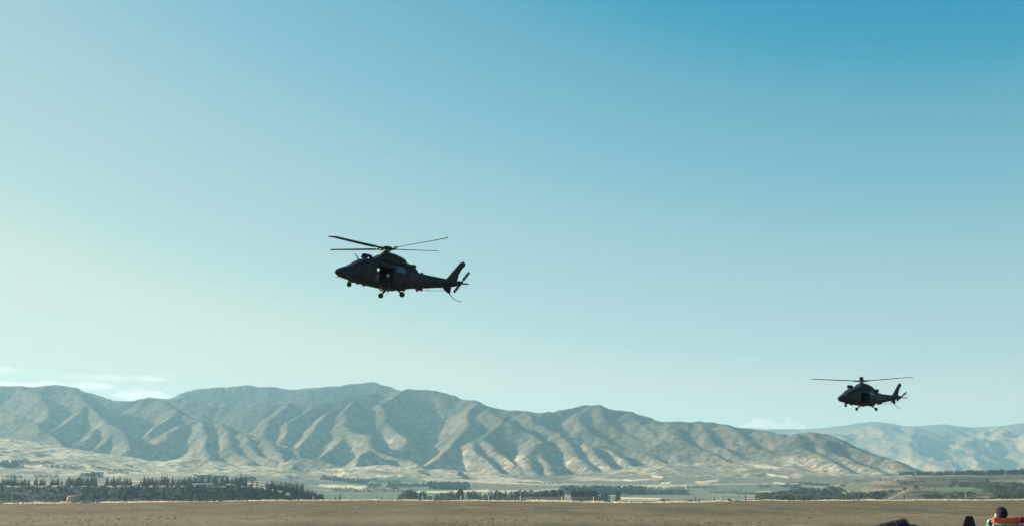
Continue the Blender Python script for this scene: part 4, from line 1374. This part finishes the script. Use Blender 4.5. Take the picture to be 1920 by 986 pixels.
    # --- equipment
    h = mesh_obj('hoist_pod', *superblob(.46, .19, .20, 2.8, 20, 12), paint_dark, root, True)
    h.location = (1.04, -.70, 2.60)
    MB().tube([(1.0, -.52, 2.30), (1.0, -.70, 2.50)], .06, 8).tube([(1.30, -.72, 2.48), (1.30, -.86, 2.20)], .03, 8).build('hoist_arm', paint_dark, root)
    MB().tube([(2.02, 0, 2.12), (2.20, 0, 2.30), (2.44, 0, 2.50)], [.05, .035, .02], 6).build('wire_cutter', paint_dark, root)
    MB().tube([(3.26, 0, .80), (3.50, 0, .62)], [.045, .02], 6).build('wire_cutter', paint_dark, root)
    MB().tube([(2.75, 0, 1.58), (2.86, 0, 1.72)], [.012, .008], 5).build('probe', metal, root)
    MB().tube([(2.05, .70, .55), (.95, .70, .50)], .026, 8).tube([(1.9, .70, .55), (1.9, .64, .70)], .02, 6).tube([(1.05, .70, .51), (1.05, .64, .68)], .02, 6).build('footstep', paint_dark, root)
    MB().box((-3.12, 0, 1.16), (.56, .26, .16)).build('belly_box', paint_dark, root, bevel=.02)
    MB().box((-2.96, 0, 1.03), (.16, .10, .16)).build('belly_antenna', paint_dark, root, bevel=.01)
    bl = mesh_obj('beacon', *superblob(.07, .05, .05, 2, 14, 8), red_lamp if lamp else glass, root, True); bl.location = (-3.52, .05, 1.27)
    MB().tube([(-3.44, .2, 1.15), (-4.4, .2, 1.30), (-5.30, .2, 1.49)], .016, 6).tube([(-3.75, .2, 1.20), (-3.75, .18, 1.40)], .014, 5).tube([(-4.8, .2, 1.39), (-4.8, .12, 1.64)], .014, 5).build('antenna_rail', metal, root)
    MB().box((-3.2, 0, 2.30), (.22, .03, .16)).build('boom_antenna', paint_dark, root, bevel=.01)
    MB().box((1.35, .25, 2.37), (.26, .20, .10)).build('roof_fitting', paint_dark, root, bevel=.02)
    MB().tube([(1.62, -.2, 2.28), (1.66, -.2, 2.46)], [.02, .012], 6).build('whip_antenna', paint_dark, root)
    MB().box((1.75, .35, .57), (.30, .16, .10)).box((1.2, -.3, .56), (.22, .2, .10)).build('belly_fairing', paint_dark, root, bevel=.02)
    MB().box((-1.45, .35, .76), (.3, .12, .12)).build('belly_fairing', paint_dark, root, bevel=.02)
    MB().tube([(2.0, .30, .62), (2.05, .32, .46)], [.07, .09], 12).build('searchlight', paint_dark, root)
    for x, z in ((.35, .60), (-.1, .60), (.05, .58)):
        MB().box((x, .38, z - .04), (.12, .10, .14)).build('belly_fitting', paint_dark, root, bevel=.01)
    MB().box((-1.9, 0, .86), (.25, .04, .16)).build('belly_antenna', paint_dark, root, bevel=.01)
    ll = mesh_obj('landing_light', *superblob(.07, .07, .05, 2, 14, 8), glass, root, True); ll.location = (.75, .2, .57)
    tag(root, label, 'helicopter', 'dark military helicopters in the air')
    return root

E = lambda r_, p_, y_: (R(r_), R(p_), R(y_))
heli_a = helicopter((-9.14, 74.42, 14.72), E(-6.32, -4.91, 219.79), (-.0087, -.1013, 1), R(235.2),
                    'nearer and larger dark grey helicopter hovering left of centre with its cabin door open', R(57), True)
heli_b = helicopter((39.19, 124.33, 10.47), E(-3.79, -3.72, 212.95), (-.013, -.075, 1), R(-17.5),
                    'farther and smaller dark helicopter low above the hills at the right', R(35), False)

# ---- crew in the open doorway of the nearer helicopter
def skin_figure(name, joints, bones, mat, parent=None, sub=1, root_i=0):
    me = bpy.data.meshes.new(name)
    me.from_pydata([j[:3] for j in joints], bones, [])
    o = bpy.data.objects.new(name, me)
    COL.objects.link(o)
    sk = o.modifiers.new('skin', 'SKIN')
    sk.use_smooth_shade = True
    for i, j in enumerate(joints):
        me.skin_vertices[0].data[i].radius = (j[3], j[4] if len(j) > 4 else j[3])
    me.skin_vertices[0].data[root_i].use_root = True
    ss = o.modifiers.new('sub', 'SUBSURF'); ss.levels = sub; ss.render_levels = sub
    me.materials.append(mat)
    dg = bpy.context.evaluated_depsgraph_get()
    dg.update()
    m2 = bpy.data.meshes.new_from_object(o.evaluated_get(dg))
    o.modifiers.clear()
    o.data = m2
    m2.polygons.foreach_set('use_smooth', [True] * len(m2.polygons))
    if parent: o.parent = parent
    return o

def seated_joints(dh=0.0, hy=0.0):
    """sitting figure looking along +x, z = 0 at the feet; hips at 0.5"""
    J, B = [], []
    def add(p, r, link=None):
        J.append((*p, *(r if isinstance(r, tuple) else (r, r))))
        if link is not None: B.append((link, len(J) - 1))
        return len(J) - 1
    pel = add((0, 0, .52), (.15, .13))
    waist = add((-.02, 0, .72), (.14, .11), pel)
    chest = add((-.01, 0, .93), (.17, .12), waist)
    nb = add((0, 0, 1.06), (.07, .07), chest)
    neck = add((.01, hy * .5, 1.13 - dh * .6), (.055, .06), nb)
    h0 = add((.03, hy, 1.20 - dh), (.075, .085), neck)
    add((.025, hy, 1.31 - dh), (.07, .085), h0)
    nose = add((.115, hy, 1.215 - dh), (.018, .018), h0)
    for s in (1, -1):
        sh = add((-.01, s * .19, .99), (.065, .065), chest)
        el = add((.06, s * .25, .73), (.048, .048), sh)
        wr = add((.28, s * .15, .64), (.032, .032), el)
        pa = add((.36, s * .12, .635), (.036, .018), wr)
        for q, (dy, l) in enumerate(((-.03, .075), (-.01, .085), (.012, .08), (.033, .065))):
            k = add((.40, s * .12 + dy, .635), (.010, .010), pa)
            add((.40 + l * .5, s * .12 + dy * 1.15, .625), (.009, .009), k)
            add((.40 + l * .8, s * .12 + dy * 1.2, .60), (.008, .008), len(J) - 1)
        t0 = add((.34, s * .12 - s * .04, .63), (.011, .011), pa)
        add((.38, s * .12 - s * .065, .615), (.009, .009), t0)
        hip = add((.06, s * .10, .50), (.10, .09), pel)
        kn = add((.46, s * .13, .50), (.065, .065), hip)
        an = add((.44, s * .13, .10), (.042, .042), kn)
        add((.50, s * .14, .045), (.042, .035), an)
        add((.63, s * .15, .03), (.035, .022), len(J) - 1)
    return J, B

def crew(heli, lx, ly, lz, yaw, suit, helmet, label):
    root = empty('person', (0, 0, 0))
    M = Matrix.Translation(heli.location) @ heli.rotation_euler.to_matrix().to_4x4() @ Matrix.Translation((lx, ly, lz)) @ Matrix.Rotation(yaw, 4, 'Z')
    root.matrix_world = M
    J, B = seated_joints()
    skin_figure('body', J, B, suit, root)
    hv, hf = superblob(.125, .115, .13, 2.2, 18, 12)
    hv = [(x + .02, y, z + 1.27) for x, y, z in hv if True]
    h = mesh_obj('helmet', hv, hf, helmet, root, True)
    mesh_obj('visor', [(x * .6 + .085, y * .9, z * .45 + 1.24) for x, y, z in superblob(.085, .105, .13, 2.4, 16, 10)[0]], superblob(1, 1, 1, 2, 16, 10)[1], glass, h, True)
    tag(root, label, 'person', 'crew sitting in the nearer helicopter')
tan_suit = noise_mat('tan_flight_suit', (.16, .13, .09), (.26, .21, .15), 6, .9, 4)
dark_suit = noise_mat('dark_flight_suit', (.03, .032, .03), (.06, .06, .055), 6, .9, 4)
white_helmet = new_mat('white_helmet', (.82, .82, .80), .35)
dark_helmet = new_mat('dark_helmet', (.05, .05, .05), .5)
crew(heli_a, -.30, .26, .26, R(60), dark_suit, white_helmet, 'crew member in a white helmet seated inside the open helicopter door')
crew(heli_a, .50, .12, .30, R(120), tan_suit, dark_helmet, 'crew member in tan clothing seated inside the open helicopter door')
# ------------------------------------------------------------------ spectators' things at the lower right
fabric_dark = noise_mat('dark_chair_fabric', (.022, .016, .018), (.040, .030, .030), 9, .85, 5, .3, 60)
fabric_orange = noise_mat('orange_fabric', (.70, .105, .025), (.80, .15, .04), 7, .8, 5, .3, 60)
fabric_red = noise_mat('dark_red_fabric', (.20, .012, .03), (.30, .02, .045), 7, .8, 5, .3, 60)
tube_grey = new_mat('grey_tube', (.42, .42, .43), .4, .5)

def camp_chair(x, y, rz, top, band, label, w=.52):
    """folding chair facing away from the camera: dark back, coloured band along its top"""
    root = empty('camp_chair', (x, y, 0), rz)
    h = top
    def panel(z0, z1, y0, y1, t, bow, ww):
        vs, fs = [], []
        n = 10
        for side in (0, 1):
            for j in range(5):
                for i in range(n + 1):
                    s = -1 + 2 * i / n
                    f = j / 4
                    vs.append((s * ww / 2, y0 + (y1 - y0) * f + bow * (1 - s * s) + side * t, z0 + (z1 - z0) * f - (.012 * (1 - s * s) if j == 4 else 0)))
        m = 5 * (n + 1)
        for side in (0, 1):
            for j in range(4):
                for i in range(n):
                    a = side * m + j * (n + 1) + i
                    q = (a, a + 1, a + n + 2, a + n + 1)
                    fs.append(q if side == 0 else q[::-1])
        ring = list(range(n + 1)) + [j * (n + 1) + n for j in range(1, 5)] + [4 * (n + 1) + i for i in range(n - 1, -1, -1)] + [j * (n + 1) for j in range(3, 0, -1)]
        fs += [(a, a + m, b + m, b) for a, b in zip(ring, ring[1:] + ring[:1])]
        return vs, fs
    mesh_obj('backrest', *panel(.46, h - .145, .16, .02, .014, -.03, w - .05), fabric_dark, root, True)
    mesh_obj('headrest', *panel(h - .118, h, .0, -.02, .030, -.025, w - .06), band, root, True)
    mesh_obj('seat', *[[(a, .18 + (c - .3) * 1.0, .42 + .03 * b) for a, b, c in panel(.3, .76, 0, 0, .6, .2, w - .06)[0]], panel(.3, .76, 0, 0, .6, .2, w - .06)[1]], fabric_dark, root, True)
    for s in (-1, 1):
        e = s * w / 2
        MB().tube([(e, -.02, h - .15), (e, .16, .46), (e, .24, .05)], .013, 8).build('leg', tube_grey, root, True)
        MB().tube([(e, .66, .62), (e * 1.05, .68, .3), (e, .66, .0)], .013, 8).build('leg', tube_grey, root, True)
        MB().box((e, .38, .63), (.06, .56, .025)).build('armrest', fabric_dark, root, bevel=.01)
    MB().tube([(-w / 2, -.02, h - .20), (-w / 2, -.02, h - .15), (-w / 2 + .03, -.035, h - .130), (w / 2 - .03, -.035, h - .130), (w / 2, -.02, h - .15), (w / 2 + .012, 0, h - .22)], .014, 8).build('back_rail', tube_grey, root, True)
    tag(root, label, 'chair', 'folding chairs at the lower right')
    return root

DC = 20.6
x = pt(1886, 970, DC)[0]
camp_chair(x, DC, 0, pt(1886, 968.5, DC)[2], fabric_orange, 'dark folding chair with an orange band along the top of its back')
x = pt(1933.5, 970, DC)[0]
camp_chair(x, DC - .05, -.06, pt(1920, 967.5, DC)[2], fabric_red, 'dark folding chair with a dark red top band, cut off at the edge')

# high tapered chair back
DT = 22.5
x = pt(1817, 975, DT)[0]
zt = pt(1817, 966.5, DT)[2]
root = empty('tapered_chair', (x, DT, 0), .0)
def taper(z0, z1, w0, w1, y0, y1, t):
    vs = [(-w0 / 2, y0, z0), (w0 / 2, y0, z0), (w1 / 2, y1, z1), (-w1 / 2, y1, z1)]
    vs += [(a, b + t, c) for a, b, c in vs]
    return vs, [(0, 1, 2, 3), (7, 6, 5, 4), (0, 4, 5, 1), (1, 5, 6, 2), (2, 6, 7, 3), (3, 7, 4, 0)]
mb = MB().add(taper(.45, zt - .0, .60, .135, .12, -.04, .05))
mb.build('backrest', fabric_dark, root, bevel=.006)
MB().box((0, .38, .43), (.58, .52, .06)).build('seat', fabric_dark, root, bevel=.02)
for sx in (-1, 1):
    MB().tube([(sx * .27, .14, .45), (sx * .27, .05, 0)], .014, 8).build('leg', tube_grey, root)
    MB().tube([(sx * .27, .60, .43), (sx * .27, .66, 0)], .014, 8).build('leg', tube_grey, root)
tag(root, 'dark chair with a tall back tapering to a narrow flat top', 'chair')

# pushchair: its tilted hood shows at the lower edge
DP = 22.0
x = pt(1666, 978, DP)[0]
z0 = pt(1666, 986, DP)[2]
root = empty('pushchair', (x, DP, 0), .0)
hood_mat = noise_mat('glossy_black_hood', (.012, .007, .009), (.024, .015, .018), 5, .5, 4, .12, 30, spec=.18)
vs, fs = [], []
nA, nB = 16, 12
for side in (0, 1):
    k = 1 - .03 * side
    for i in range(nA + 1):
        s = i / nA                                   # along the hood, left (front) to right (back)
        for j in range(nB + 1):
            a = math.pi * j / nB
            xx = (-.32 + .64 * s)
            r = (.16 + .13 * s ** .8) * k * (1 + .025 * math.sin(s * math.pi * 4) ** 2)
            yy = math.cos(a) * .27 * k
            zz = math.sin(a) ** .55 * r
            vs.append((xx * k, yy, zz))
m = (nA + 1) * (nB + 1)
for side in (0, 1):
    for i in range(nA):
        for j in range(nB):
            a = side * m + i * (nB + 1) + j
            q = (a, a + 1, a + nB + 2, a + nB + 1)
            fs.append(q if side else q[::-1])
capi = [nA * (nB + 1) + j for j in range(nB + 1)]
fs.append(tuple(capi))
fs.append(tuple(m + c for c in capi[::-1]))
ho = mesh_obj('hood', vs, fs, hood_mat, root, True)
ho.location = (0, 0, pt(1690, 970, DP)[2] - .318)
ho.rotation_euler = (0, R(-3), 0)
for s in (0, .33, .66, 1.0):
    MB().tube([((-.32 + .64 * s), math.cos(math.pi * j / 12) * .276, math.sin(math.pi * j / 12) ** .55 * (.165 + .13 * s ** .8)) for j in range(13)], .012, 6).build('hood_rib', fabric_dark, ho, True)
MB().box((0, 0, .68), (.62, .46, .30)).build('seat', fabric_dark, root, bevel=.06)
for sy in (-1, 1):
    MB().tube([(.46, sy * .25, 1.0), (.28, sy * .25, .72), (-.28, sy * .25, .18)], .014, 8).build('side_frame', tube_grey, root)
    MB().tube([(-.28, sy * .25, .66), (.30, sy * .25, .18)], .014, 8).build('side_frame', tube_grey, root)
    for wx in (-.30, .32):
        w = MB().tube([(0, -.025, 0), (0, .025, 0)], [.15, .15], 20).build('wheel', rubber, root)
        w.location = (wx, sy * .27, .15)
        MB().tube([(0, -.03, 0), (0, .03, 0)], [.05, .05], 12).build('rim', tube_grey, w)
MB().tube([(.46, -.25, 1.0), (.46, .25, 1.0)], .016, 8).build('handle', fabric_dark, root)
tag(root, 'black pushchair with a glossy ribbed hood tilted at the lower edge', 'pushchair')

# seated person behind the orange banded chair
skin_tone = noise_mat('skin', (.42, .25, .17), (.50, .31, .22), 12, .55, 4)
hair_mat = noise_mat('dark_hair', (.008, .005, .007), (.020, .012, .015), 30, .8, 4, .4, 80)
DS = 21.2
x = pt(1872.5, 960, DS)[0]
ztop = pt(1877.5, 948.5, DS)[2]
HD, HY = .11, -.05
root = empty('person', (x, DS, ztop - 1.395 + HD), R(100))
J, B = seated_joints(HD, HY)
body = skin_figure('body', J, B, skin_tone, root, 2)
def top_joints():
    return [(0, 0, .50, .165, .145), (-.02, 0, .72, .155, .125), (-.01, 0, .93, .185, .135), (0, 0, 1.04, .095, .09)] + \
           sum([[(-.01, s * .19, .985, .08, .08), (.06, s * .255, .73, .062, .062), (.24, s * .165, .655, .045, .045)] for s in (1, -1)], [])
tj = top_joints()
def print_top():
    """white and green patterned top"""
    m = new_mat('white_green_top', (.8, .8, .78), .85)
    nt = m.node_tree
    b = nt.nodes['Principled BSDF']
    tc = nt.nodes.new('ShaderNodeTexCoord')
    vo = nt.nodes.new('ShaderNodeTexVoronoi'); vo.inputs['Scale'].default_value = 20
    rp = nt.nodes.new('ShaderNodeValToRGB'); rp.color_ramp.interpolation = 'CONSTANT'
    rp.color_ramp.elements[0].color = (.78, .80, .76, 1); rp.color_ramp.elements[1].position = .36; rp.color_ramp.elements[1].color = (.07, .33, .16, 1)
    e = rp.color_ramp.elements.new(.62); e.color = (.03, .04, .035, 1)
    sp = nt.nodes.new('ShaderNodeSeparateColor')
    nt.links.new(tc.outputs['Object'], vo.inputs['Vector'])
    nt.links.new(vo.outputs['Color'], sp.inputs[0])
    nt.links.new(sp.outputs[0], rp.inputs[0])
    nt.links.new(rp.outputs[0], b.inputs['Base Color'])
    return m
skin_figure('shirt', tj, [(0, 1), (1, 2), (2, 3), (2, 4), (4, 5), (5, 6), (2, 7), (7, 8), (8, 9)], print_top(), root, 2)
skin_figure('trousers', [(0, 0, .52, .165, .15)] + sum([[(.06, s * .10, .50, .112, .10), (.46, s * .13, .50, .078, .078), (.44, s * .13, .13, .058, .058)] for s in (1, -1)], []), [(0, 1), (1, 2), (2, 3), (0, 4), (4, 5), (5, 6)], fabric_dark, root, 2)
hv, hf = superblob(.112, .106, .118, 2.05, 28, 18)
# hair over crown, back and sides; drawn back above the forehead so that the face is free
hv = [((a if c > .045 else min(a, .03)) * (1 + .02 * math.sin(17 * b)) - .012, b * (1 + .015 * math.sin(19 * a)) + HY, c * (1.0 if c > -.02 else 1.08) + 1.275 - HD) for a, b, c in hv]
mesh_obj('hair', hv, hf, hair_mat, root, True)
for s in (1, -1):
    ev, ef = superblob(.028, .012, .036, 2, 12, 8)
    e = mesh_obj('ear', ev, ef, skin_tone, root, True); e.location = (.02, HY + s * .100, 1.235 - HD); e.rotation_euler = (0, .2, 0)
    e2 = mesh_obj('eye', *superblob(.010, .014, .009, 2, 10, 6), new_mat('eye', (.6, .6, .6), .2), root, True); e2.location = (.103, HY + s * .034, 1.245 - HD)
mo = mesh_obj('mouth', *superblob(.010, .026, .008, 2, 10, 6), new_mat('lips', (.35, .13, .11), .5), root, True); mo.location = (.103, HY, 1.165 - HD)
mf = mesh_obj('ear_defender', *superblob(.028, .018, .034, 2.6, 16, 10), new_mat('teal_cup', (.20, .42, .42), .4), root, True); mf.location = (.018, HY + .104, 1.205 - HD)
tag(root, 'dark haired person in a white and green top sitting facing the field', 'person')
# plain stool that carries the person
stool = empty('stool', (x, DS, 0), R(100))
sz = ztop - 1.395 + HD + .41
MB().box((0, 0, sz), (.40, .40, .05)).build('seat', fabric_dark, stool, bevel=.015)
for sx in (-1, 1):
    for sy in (-1, 1):
        MB().tube([(sx * .16, sy * .16, sz - .02), (sx * .19, sy * .19, 0)], .013, 8).build('leg', tube_grey, stool)
tag(stool, 'small dark folding stool under the seated person', 'stool')
# ------------------------------------------------------------------ clouds, beyond and above the haze
def cloud(u0, v0, u1, v1, D, depth, density, label, seed, lump=.35, group=None, aniso=.55):
    random.seed(seed)
    a, b = Vector(pt(u0, v0, D)), Vector(pt(u1, v1, D))
    c = (a + b) / 2
    L = abs(b.x - a.x) / 2
    H = abs(a.z - b.z) / 2
    bm = bmesh.new()
    bmesh.ops.create_icosphere(bm, subdivisions=5, radius=1)
    P = np.array([v.co[:] for v in bm.verts])
    n1 = fbm(P[:, 0] * 2.6 + seed, P[:, 2] * 1.6 + P[:, 1] * 1.2, 4, 300 + seed)
    n2 = fbm(P[:, 0] * 5.0 + seed, P[:, 1] * 3 + P[:, 2] * 3, 3, 340 + seed)
    r = 1 + lump * n1 + lump * .5 * n2
    taper = 1 - .55 * np.abs(P[:, 0]) ** 1.5
    for v, p, q, t in zip(bm.verts, P, r, taper):
        zz = p[2] * q * H * t
        if zz < 0: zz *= .55
        v.co = (p[0] * L * (1 + .1 * (q - 1)), p[1] * q * depth, zz)
    me = bpy.data.meshes.new('cloud')
    bm.to_mesh(me); bm.free()
    m = bpy.data.materials.new('cloud_vapour')
    m.use_nodes = True
    nt = m.node_tree; nt.nodes.clear()
    o = nt.nodes.new('ShaderNodeOutputMaterial')
    vo = nt.nodes.new('ShaderNodeVolumePrincipled')
    vo.inputs['Color'].default_value = (1, 1, 1, 1)
    vo.inputs['Density'].default_value = density
    vo.inputs['Anisotropy'].default_value = aniso
    nt.links.new(vo.outputs[0], o.inputs['Volume'])
    me.materials.append(m)
    ob = bpy.data.objects.new('cloud', me)
    COL.objects.link(ob)
    ob.location = c
    tag(ob, label, 'cloud', group)
    return ob

g = 'thin clouds low over the left hills'
for i, (u0, v0, u1, v1, dp, de, lab) in enumerate([
        (-25, 704, 50, 686, 420, 1.6e-4, 'short slanting wisp of cloud at the left edge of the sky'),
        (95, 713, 214, 701, 520, 1.3e-4, 'faint long streak of cloud above the left hill crest'),
        (176, 716, 244, 702, 450, 2.0e-4, 'pale wisp of cloud in the middle of the streaks'),
        (240, 716, 316, 704, 480, 3.0e-4, 'bright flat wisp of cloud above the dip in the left hills'),
        (298, 707, 334, 697, 260, 2.0e-4, 'tiny slanting wisp of cloud at the right end of the streaks'),
        (-60, 734, 92, 715, 500, 3.4e-4, 'pale cloud bank lying along the flat left crest'),
        (62, 728, 130, 713, 420, 3.0e-4, 'small cloud right on the highest point of the left hill'),
        (132, 732, 218, 716, 520, 3.4e-4, 'bright wisp of cloud just right of the left hill crest'),
        (208, 756, 322, 729, 560, 3.7e-4, 'brightest low cloud resting in the dip between the left hills'),
        (186, 697, 210, 689, 200, 1.8e-4, 'tiny separate puff of cloud above the left streaks')]):
    cloud(u0, v0, u1, v1, 21500 + 260 * i, dp, de, lab, 3 + i, .75, g)
cloud(1385, 818, 1470, 783, 21500, 500, 7e-4, 'small lumpy grey cloud behind the right hand hills', 13, .5, 'small clouds behind the right hills', .2)
cloud(1450, 814, 1512, 789, 22000, 450, 7e-4, 'low flat grey cloud at the right side of the lumpy one', 14, .5, 'small clouds behind the right hills', .2)
cloud(1468, 790, 1486, 781, 21500, 200, 5e-4, 'tiny separate puff above the lumpy grey cloud', 15, .5, 'small clouds behind the right hills', .2)
# ------------------------------------------------------------------ haze
def build_haze():
    x, y0, y1, z0, z1 = 20500, -20500, 13800, -28, 690
    vs = [(-x, y0, z0), (x, y0, z0), (x, y1, z0), (-x, y1, z0), (-x, y0, z1), (x, y0, z1), (x, y1, z1), (-x, y1, z1)]
    fs = [(0, 3, 2, 1), (4, 5, 6, 7), (0, 1, 5, 4), (1, 2, 6, 5), (2, 3, 7, 6), (3, 0, 4, 7)]
    m = bpy.data.materials.new('haze_air')
    m.use_nodes = True
    nt = m.node_tree
    nt.nodes.clear()
    o = nt.nodes.new('ShaderNodeOutputMaterial')
    v = nt.nodes.new('ShaderNodeVolumePrincipled')
    v.inputs['Color'].default_value = HAZE_COLOR
    v.inputs['Density'].default_value = HAZE_DENSITY
    v.inputs['Anisotropy'].default_value = HAZE_ANISO
    nt.links.new(v.outputs[0], o.inputs['Volume'])
    h = mesh_obj('haze', vs, fs, m)
    tag(h, kind='stuff')
build_haze()
